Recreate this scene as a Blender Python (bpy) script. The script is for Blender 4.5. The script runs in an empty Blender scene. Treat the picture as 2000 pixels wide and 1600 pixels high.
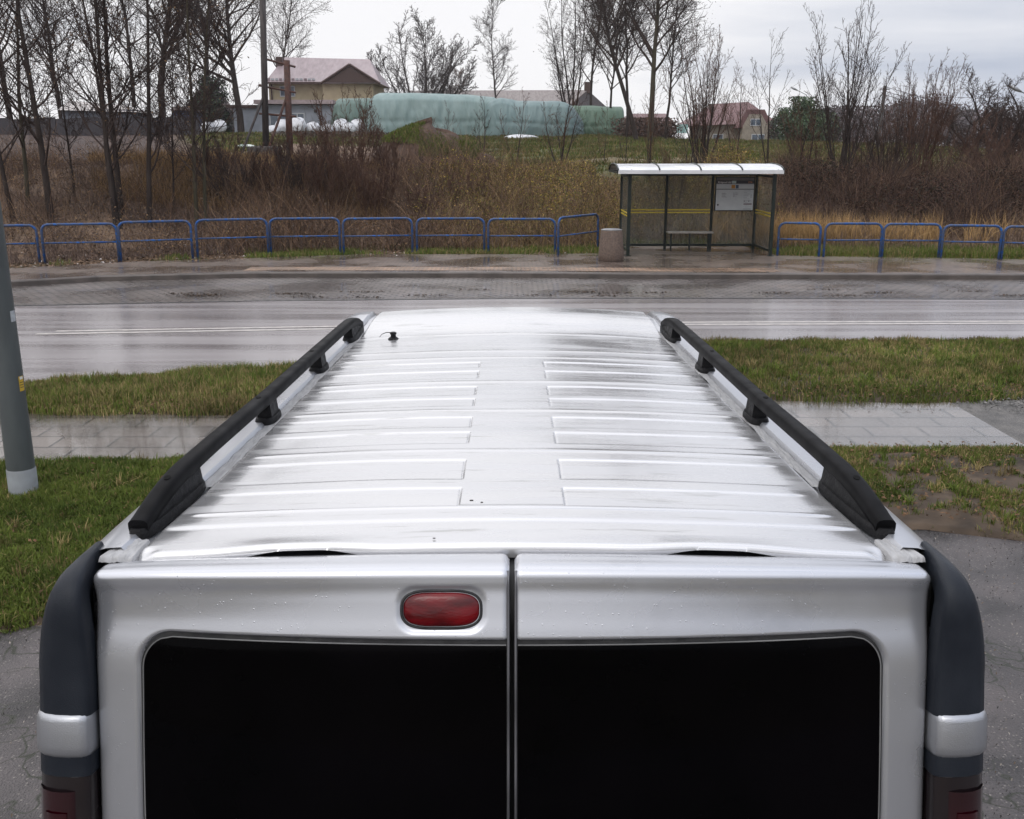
import bpy, bmesh, math, random
import numpy as np
from mathutils import Vector, Matrix
rad = math.radians
S = bpy.context.scene
C = S.collection
# ---------------------------------------------------------------- camera
PITCH = rad(14.5); FPX = 1950.0; CH = 2.8
cd = bpy.data.cameras.new("camera"); cam = bpy.data.objects.new("camera", cd); C.objects.link(cam)
cam.location = (0, 0, CH); cam.rotation_euler = (rad(90)-PITCH, 0, 0)
cd.sensor_width = 36; cd.lens = FPX/2000*36; cd.clip_start = 0.05; cd.clip_end = 4000
S.camera = cam
# ---------------------------------------------------------------- sky, sun, exposure
SUN_EL, SUN_AZ = rad(48), rad(200)
w = bpy.data.worlds.new("World"); S.world = w; w.use_nodes = True
nt = w.node_tree; nt.nodes.clear(); N = nt.nodes.new; L = nt.links.new
sky = N('ShaderNodeTexSky'); sky.sky_type = 'NISHITA'; sky.sun_disc = False
sky.sun_elevation = SUN_EL; sky.sun_rotation = SUN_AZ; sky.dust_density = 3
skys = N('ShaderNodeVectorMath'); skys.operation = 'SCALE'; skys.inputs['Scale'].default_value = 0.10
L(sky.outputs[0], skys.inputs[0])
tc = N('ShaderNodeTexCoord')
mp = N('ShaderNodeMapping'); mp.inputs['Scale'].default_value = (1.3, 1.3, 7.5); mp.inputs['Location'].default_value = (0.9, 0.2, 0.35)
L(tc.outputs['Generated'], mp.inputs['Vector'])
nz = N('ShaderNodeTexNoise'); nz.inputs['Scale'].default_value = 1.5; nz.inputs['Detail'].default_value = 7; nz.inputs['Roughness'].default_value = 0.5
nz.inputs['Distortion'].default_value = 0.35
L(mp.outputs[0], nz.inputs['Vector'])
sx = N('ShaderNodeSeparateXYZ'); L(tc.outputs['Generated'], sx.inputs[0])
# the cloud deck is thinner (greyer, bluer) to the east (+X) of the street
xr = N('ShaderNodeMapRange'); xr.inputs['From Min'].default_value = -0.05; xr.inputs['From Max'].default_value = 0.45
xr.inputs['To Min'].default_value = -0.14; xr.inputs['To Max'].default_value = 0.13; L(sx.outputs['X'], xr.inputs['Value'])
ad = N('ShaderNodeMath'); ad.operation = 'ADD'; L(nz.outputs[0], ad.inputs[0]); L(xr.outputs[0], ad.inputs[1])
cr = N('ShaderNodeValToRGB'); e = cr.color_ramp.elements
e[0].position = 0.42; e[0].color = (1.03, 1.02, 1.04, 1)
e[1].position = 0.72; e[1].color = (0.52, 0.57, 0.69, 1)
L(ad.outputs[0], cr.inputs[0])
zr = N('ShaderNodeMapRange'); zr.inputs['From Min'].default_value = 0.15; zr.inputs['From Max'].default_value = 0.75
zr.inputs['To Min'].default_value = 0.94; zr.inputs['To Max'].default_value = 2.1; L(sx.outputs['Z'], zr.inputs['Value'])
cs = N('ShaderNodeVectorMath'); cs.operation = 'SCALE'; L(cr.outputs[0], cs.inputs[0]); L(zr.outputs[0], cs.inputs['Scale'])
mx = N('ShaderNodeMix'); mx.data_type = 'RGBA'; mx.inputs[0].default_value = 0.93
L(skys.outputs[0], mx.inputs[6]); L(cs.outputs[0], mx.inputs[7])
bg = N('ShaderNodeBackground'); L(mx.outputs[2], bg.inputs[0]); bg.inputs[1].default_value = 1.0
ow = N('ShaderNodeOutputWorld'); L(bg.outputs[0], ow.inputs[0])
sd = bpy.data.lights.new("sun", 'SUN'); sd.energy = 0.6; sd.angle = rad(25); sd.color = (1, 0.97, 0.93)
sun = bpy.data.objects.new("sun", sd); C.objects.link(sun)
_az = SUN_AZ
sun.rotation_euler = Vector((math.sin(_az)*math.cos(SUN_EL), math.cos(_az)*math.cos(SUN_EL), math.sin(SUN_EL))).to_track_quat('Z', 'Y').to_euler()
S.view_settings.view_transform = 'Standard'; S.view_settings.look = 'None'
S.view_settings.exposure = 0.07; S.view_settings.gamma = 1
S.cycles.max_bounces = 7; S.cycles.transparent_max_bounces = 16; S.cycles.diffuse_bounces = 2; S.cycles.glossy_bounces = 3
# ---------------------------------------------------------------- helpers
st, ct = math.sin(PITCH), math.cos(PITCH)
def G(px, py, z=0.0):
    "point on the height z seen at photo pixel"
    u = (px-1000)/FPX; v = (py-800)/FPX
    t = (CH-z)/(st+v*ct)
    return Vector((u*t, t*(ct-v*st), z))
def W(px, py, Y):
    u = (px-1000)/FPX; v = (py-800)/FPX
    t = Y/(ct-v*st)
    return Vector((u*t, Y, CH-t*(st+v*ct)))
def tag(o, label=None, cat=None, group=None, kind=None):
    if label: o['label'] = label
    if cat: o['category'] = cat
    if group: o['group'] = group
    if kind: o['kind'] = kind
    return o
def thing(name, label, cat, loc=(0, 0, 0), rz=0.0, group=None):
    o = bpy.data.objects.new(name, None); C.objects.link(o); o.location = loc; o.rotation_euler = (0, 0, rz)
    o.empty_display_size = 0.2
    return tag(o, label, cat, group)
class MB:
    def __init__(s): s.v = []; s.f = []; s.mi = []; s.m = 0
    def add(s, vs, fs):
        n = len(s.v); s.v += [tuple(p) for p in vs]
        s.f += [tuple(i+n for i in f) for f in fs]; s.mi += [s.m]*len(fs); return s
    def box(s, a, b, M=None):
        (x0, y0, z0), (x1, y1, z1) = a, b
        vs = [Vector(p) for p in ((x0,y0,z0),(x1,y0,z0),(x1,y1,z0),(x0,y1,z0),(x0,y0,z1),(x1,y0,z1),(x1,y1,z1),(x0,y1,z1))]
        if M: vs = [M @ p for p in vs]
        return s.add(vs, [(0,3,2,1),(4,5,6,7),(0,1,5,4),(1,2,6,5),(2,3,7,6),(3,0,4,7)])
    def tube(s, pts, rs, k=8, caps=True, squash=None):
        pts = [Vector(p) for p in pts]; n = len(pts)
        if not hasattr(rs, '__len__'): rs = [rs]*n
        vs = []; up = None
        for i in range(n):
            d = (pts[min(i+1, n-1)]-pts[max(i-1, 0)])
            if d.length < 1e-9: d = Vector((0, 0, 1))
            d.normalize()
            if up is None:
                up = Vector((1, 0, 0)) if abs(d.x) < 0.8 else Vector((0, 1, 0))
            a = (up-d*up.dot(d)); a.normalize(); b = d.cross(a); up = a
            for j in range(k):
                t = 2*math.pi*j/k
                vs.append(pts[i]+(a*math.cos(t)+b*math.sin(t))*rs[i])
        fs = [(i*k+j, i*k+(j+1) % k, (i+1)*k+(j+1) % k, (i+1)*k+j) for i in range(n-1) for j in range(k)]
        if caps: fs += [tuple(range(k-1, -1, -1)), tuple(range((n-1)*k, n*k))]
        return s.add(vs, fs)
    def cyl(s, p, r0, r1, h, k=24):
        return s.tube([Vector(p), Vector(p)+Vector((0, 0, h))], [r0, r1], k)
    def lathe(s, p, prof, k=24):
        vs = []; n = len(prof)
        for r, z in prof:
            for j in range(k):
                t = 2*math.pi*j/k; vs.append((p[0]+r*math.cos(t), p[1]+r*math.sin(t), p[2]+z))
        fs = [(i*k+j, i*k+(j+1) % k, (i+1)*k+(j+1) % k, (i+1)*k+j) for i in range(n-1) for j in range(k)]
        fs += [tuple(range(k-1, -1, -1)), tuple(range((n-1)*k, n*k))]
        return s.add(vs, fs)
    def grid(s, rows, close=False):
        n = len(rows); m = len(rows[0]); vs = [p for r in rows for p in r]
        fs = [(i*m+j, i*m+(j+1) % m, (i+1)*m+(j+1) % m, (i+1)*m+j) for i in range(n-1) for j in range(m if close else m-1)]
        return s.add(vs, fs)
    def prism(s, poly, off):
        "polygon of points pushed by a vector"
        poly = [Vector(p) for p in poly]; n = len(poly); o = Vector(off)
        return s.add(poly+[p+o for p in poly], [tuple(range(n-1, -1, -1)), tuple(range(n, 2*n))]+[(i, (i+1) % n, n+(i+1) % n, n+i) for i in range(n)])
    def build(s, name, mat, parent=None, smooth=False, bevel=0, loc=None, fix=True, auto=None):
        me = bpy.data.meshes.new(name); me.from_pydata(s.v, [], s.f)
        for m in (mat if isinstance(mat, (list, tuple)) else [mat]): me.materials.append(m)
        if max(s.mi, default=0) > 0: me.polygons.foreach_set('material_index', s.mi)
        if fix:
            b = bmesh.new(); b.from_mesh(me); bmesh.ops.recalc_face_normals(b, faces=b.faces); b.to_mesh(me); b.free()
        if smooth: me.polygons.foreach_set('use_smooth', [True]*len(me.polygons))
        if auto and smooth: me.set_sharp_from_angle(angle=rad(auto))
        o = bpy.data.objects.new(name, me); C.objects.link(o)
        if parent: o.parent = parent
        if loc: o.location = loc
        if bevel:
            md = o.modifiers.new('b', 'BEVEL'); md.width = bevel; md.segments = 2; md.limit_method = 'ANGLE'; md.angle_limit = rad(40)
            md.harden_normals = False
        return o
def np_mesh(name, V, F, mat, parent=None, col=None, smooth=False, k=None):
    "V (n,3) F (m,k) numpy arrays -> one mesh object; col (n,3) colour attribute"
    me = bpy.data.meshes.new(name); n = len(V); m, k = F.shape
    me.vertices.add(n); me.vertices.foreach_set('co', np.ascontiguousarray(V, np.float32).ravel())
    me.loops.add(m*k); me.loops.foreach_set('vertex_index', np.ascontiguousarray(F, np.int32).ravel())
    me.polygons.add(m); me.polygons.foreach_set('loop_start', np.arange(0, m*k, k, dtype=np.int32))
    me.polygons.foreach_set('loop_total', np.full(m, k, np.int32))
    if smooth: me.polygons.foreach_set('use_smooth', np.ones(m, bool))
    me.update(calc_edges=True)
    if col is not None:
        ca = me.color_attributes.new('Col', 'FLOAT_COLOR', 'POINT')
        c4 = np.ones((n, 4), np.float32); c4[:, :3] = col; ca.data.foreach_set('color', c4.ravel())
    me.materials.append(mat)
    o = bpy.data.objects.new(name, me); C.objects.link(o)
    if parent: o.parent = parent
    return o
def vnoise(x, y, s, seed=0):
    "smooth value noise 0..1"
    x = np.asarray(x, float)/s; y = np.asarray(y, float)/s
    xi = np.floor(x).astype(np.int64); yi = np.floor(y).astype(np.int64); fx = x-xi; fy = y-yi
    def h(a, b):
        n = (a*374761393+b*668265263+seed*1442695040) & 0xffffffff
        n = ((n ^ (n >> 13))*1274126177) & 0xffffffff
        return ((n ^ (n >> 16)) & 0xffff)/65535.0
    sx_ = fx*fx*(3-2*fx); sy_ = fy*fy*(3-2*fy)
    return (h(xi, yi)*(1-sx_)+h(xi+1, yi)*sx_)*(1-sy_)+(h(xi, yi+1)*(1-sx_)+h(xi+1, yi+1)*sx_)*sy_
def sstep(a, b, x):
    t = np.clip((np.asarray(x, float)-a)/(b-a), 0, 1); return t*t*(3-2*t)
# ---------------------------------------------------------------- materials
def mat(name, c1, c2=None, scale=6, rough=0.6, rough2=None, metal=0.0, bump=0.0, bscale=None, bdist=0.01, detail=5, spec=0.5, stretch=(1, 1, 1), contrast=(0.35, 0.65), rscale=None, coat=0.0, ior=1.5, c3=None):
    m = bpy.data.materials.new(name); m.use_nodes = True; nt = m.node_tree; N = nt.nodes.new; L = nt.links.new
    p = nt.nodes['Principled BSDF']; p.inputs['Metallic'].default_value = metal; p.inputs['Roughness'].default_value = rough
    p.inputs['Specular IOR Level'].default_value = spec; p.inputs['IOR'].default_value = ior
    p.inputs['Coat Weight'].default_value = coat; p.inputs['Coat Roughness'].default_value = 0.06
    p.inputs['Base Color'].default_value = (*c1, 1)
    tc = N('ShaderNodeTexCoord'); mp = N('ShaderNodeMapping'); mp.inputs['Scale'].default_value = stretch; L(tc.outputs['Object'], mp.inputs['Vector'])
    if c2 is not None:
        n = N('ShaderNodeTexNoise'); n.inputs['Scale'].default_value = scale; n.inputs['Detail'].default_value = detail; L(mp.outputs[0], n.inputs['Vector'])
        r = N('ShaderNodeValToRGB'); r.color_ramp.elements[0].position = contrast[0]; r.color_ramp.elements[1].position = contrast[1]
        r.color_ramp.elements[0].color = (*c1, 1); r.color_ramp.elements[1].color = (*c2, 1)
        if c3 is not None:
            e = r.color_ramp.elements.new((contrast[0]+contrast[1])/2+0.06); e.color = (*c3, 1)
        L(n.outputs[0], r.inputs[0]); L(r.outputs[0], p.inputs['Base Color'])
    if rough2 is not None:
        n = N('ShaderNodeTexNoise'); n.inputs['Scale'].default_value = rscale or scale*0.7; n.inputs['Detail'].default_value = 4; L(mp.outputs[0], n.inputs['Vector'])
        r = N('ShaderNodeMapRange'); r.inputs['From Min'].default_value = 0.38; r.inputs['From Max'].default_value = 0.62
        r.inputs['To Min'].default_value = rough; r.inputs['To Max'].default_value = rough2; L(n.outputs[0], r.inputs[0]); L(r.outputs[0], p.inputs['Roughness'])
    if bump:
        n = N('ShaderNodeTexNoise'); n.inputs['Scale'].default_value = bscale or scale*4; n.inputs['Detail'].default_value = 6; L(mp.outputs[0], n.inputs['Vector'])
        b = N('ShaderNodeBump'); b.inputs['Strength'].default_value = bump; b.inputs['Distance'].default_value = bdist
        L(n.outputs[0], b.inputs['Height']); L(b.outputs[0], p.inputs['Normal'])
    return m
def colmat(name, rough=0.8, mul=1.0, trans=0.0, nscale=40, spec=0.3):
    "base colour from the mesh's own colour attribute, broken up by noise"
    m = bpy.data.materials.new(name); m.use_nodes = True; nt = m.node_tree; N = nt.nodes.new; L = nt.links.new
    p = nt.nodes['Principled BSDF']; p.inputs['Roughness'].default_value = rough; p.inputs['Specular IOR Level'].default_value = spec
    a = N('ShaderNodeAttribute'); a.attribute_name = 'Col'
    tc = N('ShaderNodeTexCoord'); n = N('ShaderNodeTexNoise'); n.inputs['Scale'].default_value = nscale; n.inputs['Detail'].default_value = 5; L(tc.outputs['Object'], n.inputs['Vector'])
    r = N('ShaderNodeMapRange'); r.inputs['From Min'].default_value = 0.3; r.inputs['From Max'].default_value = 0.7
    r.inputs['To Min'].default_value = 0.6*mul; r.inputs['To Max'].default_value = 1.4*mul; L(n.outputs[0], r.inputs[0])
    v = N('ShaderNodeVectorMath'); v.operation = 'SCALE'; L(a.outputs['Color'], v.inputs[0]); L(r.outputs[0], v.inputs['Scale']); L(v.outputs[0], p.inputs['Base Color'])
    b = N('ShaderNodeBump'); b.inputs['Strength'].default_value = 0.6; b.inputs['Distance'].default_value = 0.03; L(n.outputs[0], b.inputs['Height'])
    if nscale < 100: L(b.outputs[0], p.inputs['Normal'])
    return m
def wet_road(name, base1, base2, r0, r1, stretch, bumpd=0.004, sc=1.0, bumpstr=0.35, aggr=0.0, coat=0.0, cracks=False):
    m = bpy.data.materials.new(name); m.use_nodes = True; nt = m.node_tree; N = nt.nodes.new; L = nt.links.new
    p = nt.nodes['Principled BSDF']
    tc = N('ShaderNodeTexCoord'); mp = N('ShaderNodeMapping'); mp.inputs['Scale'].default_value = stretch; L(tc.outputs['Object'], mp.inputs['Vector'])
    n = N('ShaderNodeTexNoise'); n.inputs['Scale'].default_value = sc; n.inputs['Detail'].default_value = 6; L(mp.outputs[0], n.inputs['Vector'])
    g = N('ShaderNodeTexNoise'); g.inputs['Scale'].default_value = 90; g.inputs['Detail'].default_value = 3; L(tc.outputs['Object'], g.inputs['Vector'])
    mxn = N('ShaderNodeMath'); mxn.operation = 'MULTIPLY_ADD'; mxn.inputs[1].default_value = 0.45; L(g.outputs[0], mxn.inputs[0]); L(n.outputs[0], mxn.inputs[2])
    cr = N('ShaderNodeValToRGB'); cr.color_ramp.elements[0].position = 0.55; cr.color_ramp.elements[1].position = 0.9
    cr.color_ramp.elements[0].color = (*base1, 1); cr.color_ramp.elements[1].color = (*base2, 1); L(mxn.outputs[0], cr.inputs[0])
    last = cr.outputs[0]
    if aggr:
        v = N('ShaderNodeTexVoronoi'); v.inputs['Scale'].default_value = 60; L(tc.outputs['Object'], v.inputs['Vector'])
        vr = N('ShaderNodeMapRange'); vr.inputs['From Min'].default_value = 0.22; vr.inputs['From Max'].default_value = 0.34; vr.inputs['To Min'].default_value = 1; vr.inputs['To Max'].default_value = 0; L(v.outputs['Distance'], vr.inputs[0])
        wn = N('ShaderNodeSeparateColor'); L(v.outputs['Color'], wn.inputs[0]); gt = N('ShaderNodeMath'); gt.operation = 'GREATER_THAN'; gt.inputs[1].default_value = 0.74; L(wn.outputs[0], gt.inputs[0])
        mu = N('ShaderNodeMath'); mu.operation = 'MULTIPLY'; L(gt.outputs[0], mu.inputs[0]); L(vr.outputs[0], mu.inputs[1])
        ms = N('ShaderNodeMath'); ms.operation = 'MULTIPLY'; ms.inputs[1].default_value = aggr; L(mu.outputs[0], ms.inputs[0])
        mm = N('ShaderNodeMix'); mm.data_type = 'RGBA'; mm.inputs[7].default_value = (0.33, 0.30, 0.27, 1); L(ms.outputs[0], mm.inputs[0]); L(last, mm.inputs[6]); last = mm.outputs[2]
    crk = None
    if cracks:
        dn = N('ShaderNodeTexNoise'); dn.inputs['Scale'].default_value = 3; L(tc.outputs['Object'], dn.inputs['Vector'])
        dm = N('ShaderNodeMix'); dm.data_type = 'RGBA'; dm.inputs[0].default_value = 0.45; L(tc.outputs['Object'], dm.inputs[6]); L(dn.outputs['Color'], dm.inputs[7])
        cv = N('ShaderNodeTexVoronoi'); cv.feature = 'DISTANCE_TO_EDGE'; cv.inputs['Scale'].default_value = 5.5; L(dm.outputs[2], cv.inputs['Vector'])
        c1 = N('ShaderNodeMapRange'); c1.inputs['From Min'].default_value = 0.01; c1.inputs['From Max'].default_value = 0.035; c1.inputs['To Min'].default_value = 1; c1.inputs['To Max'].default_value = 0; L(cv.outputs['Distance'], c1.inputs[0])
        cn = N('ShaderNodeTexNoise'); cn.inputs['Scale'].default_value = 0.6; L(tc.outputs['Object'], cn.inputs['Vector'])
        c2 = N('ShaderNodeMapRange'); c2.inputs['From Min'].default_value = 0.54; c2.inputs['From Max'].default_value = 0.60; L(cn.outputs[0], c2.inputs[0])
        cm = N('ShaderNodeMath'); cm.operation = 'MULTIPLY'; L(c1.outputs[0], cm.inputs[0]); L(c2.outputs[0], cm.inputs[1])
        cx = N('ShaderNodeMix'); cx.data_type = 'RGBA'; cx.inputs[7].default_value = (0.02, 0.022, 0.012, 1); L(cm.outputs[0], cx.inputs[0]); L(last, cx.inputs[6]); last = cx.outputs[2]
    L(last, p.inputs['Base Color']); p.inputs['Coat Weight'].default_value = coat; p.inputs['Coat Roughness'].default_value = 0.17
    r = N('ShaderNodeMapRange'); r.inputs['From Min'].default_value = 0.36; r.inputs['From Max'].default_value = 0.64
    r.inputs['To Min'].default_value = r0; r.inputs['To Max'].default_value = r1; L(n.outputs[0], r.inputs[0]); L(r.outputs[0], p.inputs['Roughness'])
    b = N('ShaderNodeBump'); b.inputs['Strength'].default_value = bumpstr; b.inputs['Distance'].default_value = bumpd; L(g.outputs[0], b.inputs['Height'])
    L(b.outputs[0], p.inputs['Normal'])
    return m
def paving(name, c1, c2, mortar, bw, bh, msize, r0, r1, bump=0.4, bd=0.006, rot=0.0, wets=1.3, offset=0.5, coat=0.0):
    m = bpy.data.materials.new(name); m.use_nodes = True; nt = m.node_tree; N = nt.nodes.new; L = nt.links.new
    p = nt.nodes['Principled BSDF']
    tc = N('ShaderNodeTexCoord'); mp = N('ShaderNodeMapping'); mp.inputs['Rotation'].default_value = (0, 0, rot); L(tc.outputs['Object'], mp.inputs['Vector'])
    p.inputs['Coat Weight'].default_value = coat; p.inputs['Coat Roughness'].default_value = 0.06
    b = N('ShaderNodeTexBrick'); b.inputs['Scale'].default_value = 1; b.inputs['Brick Width'].default_value = bw; b.inputs['Row Height'].default_value = bh
    b.inputs['Mortar Size'].default_value = msize; b.inputs['Mortar Smooth'].default_value = 0.3; b.offset = offset
    b.inputs['Color1'].default_value = (*c1, 1); b.inputs['Color2'].default_value = (*c2, 1); b.inputs['Mortar'].default_value = (*mortar, 1); L(mp.outputs[0], b.inputs['Vector'])
    n = N('ShaderNodeTexNoise'); n.inputs['Scale'].default_value = wets; n.inputs['Detail'].default_value = 6; L(tc.outputs['Object'], n.inputs['Vector'])
    hs = N('ShaderNodeMapRange'); hs.inputs['From Min'].default_value = 0.35; hs.inputs['From Max'].default_value = 0.65; hs.inputs['To Min'].default_value = 0.62; hs.inputs['To Max'].default_value = 1.15; L(n.outputs[0], hs.inputs[0])
    v = N('ShaderNodeVectorMath'); v.operation = 'SCALE'; L(b.outputs['Color'], v.inputs[0]); L(hs.outputs[0], v.inputs['Scale']); L(v.outputs[0], p.inputs['Base Color'])
    r = N('ShaderNodeMapRange'); r.inputs['From Min'].default_value = 0.4; r.inputs['From Max'].default_value = 0.6; r.inputs['To Min'].default_value = r0; r.inputs['To Max'].default_value = r1; L(n.outputs[0], r.inputs[0]); L(r.outputs[0], p.inputs['Roughness'])
    n2 = N('ShaderNodeTexNoise'); n2.inputs['Scale'].default_value = 60; L(tc.outputs['Object'], n2.inputs['Vector'])
    h = N('ShaderNodeMath'); h.operation = 'MULTIPLY_ADD'; h.inputs[1].default_value = -1.0; L(b.outputs['Fac'], h.inputs[0]); L(n2.outputs[0], h.inputs[2])
    bm = N('ShaderNodeBump'); bm.inputs['Strength'].default_value = bump; bm.inputs['Distance'].default_value = bd; L(h.outputs[0], bm.inputs['Height']); L(bm.outputs[0], p.inputs['Normal'])
    return m
# ================================================================ the setting: ground sheets
M_ground = colmat('soil_and_turf', 0.85, 1.0, nscale=5)
M_road = wet_road('wet_asphalt', (0.17, 0.152, 0.153), (0.28, 0.258, 0.262), 0.16, 0.36, (0.10, 1.6, 1), sc=1.3, bumpstr=0.12, coat=0.6)
M_lot = wet_road('coarse_asphalt', (0.022, 0.020, 0.021), (0.105, 0.092, 0.092), 0.30, 0.65, (1, 1, 1), bumpd=0.02, sc=1.6, bumpstr=1.0, aggr=0.5, cracks=True)
M_slab = paving('wet_slabs', (0.135, 0.113, 0.098), (0.095, 0.081, 0.071), (0.018, 0.015, 0.013), 0.56, 0.37, 0.015, 0.05, 0.28, wets=0.9, coat=0.6, bump=0.6)
M_fpav = paving('wet_far_paving', (0.20, 0.150, 0.122), (0.13, 0.10, 0.083), (0.05, 0.045, 0.04), 0.2, 0.1, 0.012, 0.13, 0.42, wets=0.7, coat=0.5)
M_bay = paving('wet_setts', (0.17, 0.145, 0.135), (0.12, 0.104, 0.097), (0.05, 0.045, 0.042), 0.22, 0.16, 0.025, 0.16, 0.42, bump=0.5, bd=0.008, wets=0.6, coat=0.4)
M_tact = paving('tactile_blocks', (0.42, 0.25, 0.15), (0.33, 0.2, 0.125), (0.10, 0.07, 0.05), 0.21, 0.105, 0.03, 0.25, 0.5, bump=0.9, bd=0.012)
M_kerb = mat('kerb_concrete', (0.085, 0.070, 0.062), (0.05, 0.042, 0.038), 3, 0.35, 0.6, bump=0.3)
M_paint = mat('road_paint', (0.46, 0.43, 0.40), (0.27, 0.25, 0.24), 7, 0.4, 0.55, bump=0.2, contrast=(0.3, 0.75))
M_gravel = wet_road('wet_gravel', (0.06, 0.056, 0.052), (0.17, 0.16, 0.15), 0.5, 0.75, (1, 1, 1), bumpd=0.03, sc=3, bumpstr=1.0, aggr=0.6)
def poly(pts, z=0.0, ext=True):
    "pixel polyline -> ground edge function Y(X)"
    P = [G(x, y, z) for x, y in pts]; X = np.array([p.x for p in P]); Y = np.array([p.y for p in P])
    if ext:
        s0 = (Y[1]-Y[0])/(X[1]-X[0])*0.3; s1 = (Y[-1]-Y[-2])/(X[-1]-X[-2])*0.3
        X = np.concatenate([[X[0]-60], X, [X[-1]+60]]); Y = np.concatenate([[Y[0]-60*s0*0.3], Y, [Y[-1]+60*s1*0.3]])
    return lambda x: np.interp(x, X, Y)
E_kerb = poly([(0, 562), (200, 550), (500, 543), (1000, 543), (1240, 545), (2000, 547)])
E_pavback = poly([(-100, 543), (0, 539), (60, 535), (250, 524), (500, 516), (700, 509), (1000, 508), (1203, 507), (1210, 490), (1462, 489), (1527, 511), (2000, 518)])
E_seam = poly([(0, 598), (500, 588), (1000, 583), (1500, 583), (2000, 585)])
E_cl1 = poly([(80, 648), (650, 638), (1350, 630), (2000, 628)])
E_cl2 = poly([(80, 653), (650, 643), (1350, 634.5), (2000, 632)])
E_road = poly([(0, 766), (60, 760), (200, 748), (540, 726), (1000, 695), (1390, 669), (2000, 665)])
E_v1n = poly([(0, 812), (60, 812), (430, 815), (1000, 800), (1500, 787), (1800, 793), (2000, 783)])
E_pvn = poly([(0, 913), (300, 908), (1000, 900), (1630, 886), (2000, 884)])
E_v2n = poly([(-300, 1300), (0, 1238), (75, 1222), (600, 1160), (1400, 1060), (1800, 1035), (2000, 1058), (2300, 1090)])
XS = np.unique(np.concatenate([np.linspace(-70, -16, 28), np.linspace(-16, 16, 90), np.linspace(16, 70, 28)]))
def strip(name, near, far, z, m, ny=8, zf=None, xs=XS, drop=None):
    y0 = near(xs); y1 = far(xs); T_ = np.linspace(0, 1, ny)
    X = np.repeat(xs[None], ny, 0); Y = y0[None]*(1-T_[:, None])+y1[None]*T_[:, None]
    Z = np.full_like(X, z) if zf is None else zf(X, Y, T_[:, None])
    rows = np.stack([X, Y, Z], -1); n = len(xs)
    V = rows.reshape(-1, 3); i, j = np.meshgrid(np.arange(ny-1), np.arange(n-1), indexing='ij')
    a = (i*n+j).ravel(); F = np.stack([a, a+1, a+n+1, a+n], 1)
    o = np_mesh(name, V, F, m, smooth=zf is not None)
    return tag(o, kind='structure')
strip('road', E_road, E_seam, 0.0, M_road, 12)
strip('bus_bay', lambda x: E_seam(x)+0.0, lambda x: E_kerb(x)+0.02, 0.004, M_bay, 6)
for i_, e_ in enumerate((E_cl1, E_cl2)):
    xs = np.concatenate([np.linspace(G(78-i_*0+(24 if i_ == 0 else 0), 650).x, 16, 60), np.linspace(17, 60, 12)])
    strip('road_marking', lambda x, e=e_: e(x)-0.055, lambda x, e=e_: e(x)+0.055, 0.005, M_paint, 2, xs=xs)
# far pavement: raised 0.12, kerb stones along its edge
strip('far_pavement', lambda x: E_kerb(x)+0.15, lambda x: E_pavback(x)+0.4, 0.12, M_fpav, 6)
xs_t = np.linspace(G(495, 530).x, G(1500, 530).x, 40)
strip('tactile_strip', lambda x: E_kerb(x)+0.42, lambda x: E_kerb(x)+1.15, 0.124, M_tact, 3, xs=xs_t)
rows = []
for (dx, z) in ((0.0, -0.03), (0.0, 0.10), (0.02, 0.125), (0.15, 0.125), (0.15, -0.03)):
    rows.append([(x, float(E_kerb(x))+dx, z) for x in XS])
k_ = MB().grid(rows).build('kerb', M_kerb, smooth=False); tag(k_, kind='structure')
strip('seam_kerb', lambda x: E_seam(x)-0.05, lambda x: E_seam(x)+0.05, 0.007, mat('seam_tar', (0.02, 0.02, 0.02), (0.05, 0.045, 0.045), 9, 0.3, 0.6, bump=0.5), 2)
# near pavement of big wet slabs, verges, gravel, parking lot
XP0, XP1 = -70, G(1975, 860).x
xs_p = np.linspace(-40, XP1, 120)
strip('near_pavement', lambda x: E_pvn(x)+0.03*(vnoise(x, x*0, 0.5)-0.5), lambda x: E_v1n(x)-0.55*sstep(5.2, 7.0, x)+0.04*(vnoise(x, x*0, 0.4, 3)-0.5), 0.03, M_slab, 4, xs=xs_p)
strip('gravel_shoulder', lambda x: E_pvn(x)+0.1, lambda x: E_v1n(x)+0.0, 0.018, M_gravel, 4, xs=np.linspace(4.3, 40, 60))
strip('near_kerb', lambda x: E_road(x)-0.12, lambda x: E_road(x)+0.02, 0.012, M_kerb, 2)
strip('parking_lot', lambda x: x*0-9.5, lambda x: E_v2n(x)+0.25+0.25*(vnoise(x, x*0, 0.35, 8)-0.5), 0.0, M_lot, 10)
def turf_z(X, Y, T_):
    return 0.02+0.07*np.minimum(1, 6*np.minimum(T_, 1-T_))*(0.4+0.6*vnoise(X, Y, 0.5, 5))+0.02*vnoise(X, Y, 0.12, 6)-0.03*(np.minimum(T_, 1-T_) < 0.01)
def soil_col(X, Y, kind):
    n = vnoise(X, Y, 0.35, 11)*0.6+vnoise(X, Y, 0.09, 12)*0.4; n = n[..., None]
    return (np.array((0.028, 0.020, 0.014))*(1-n)+np.array((0.075, 0.053, 0.036))*n)
def verge(name, near, far, xs, ny):
    y0 = near(xs); y1 = far(xs); T_ = np.linspace(0, 1, ny)[:, None]
    X = np.repeat(xs[None], ny, 0); Y = y0*(1-T_)+y1*T_; Z = turf_z(X, Y, T_)
    V = np.stack([X, Y, Z], -1).reshape(-1, 3); n = len(xs); i, j = np.meshgrid(np.arange(ny-1), np.arange(n-1), indexing='ij')
    a = (i*n+j).ravel(); F = np.stack([a, a+1, a+n+1, a+n], 1)
    tag(np_mesh(name, V, F, M_ground, col=soil_col(X, Y, 0).reshape(-1, 3), smooth=True), kind='structure')
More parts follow.
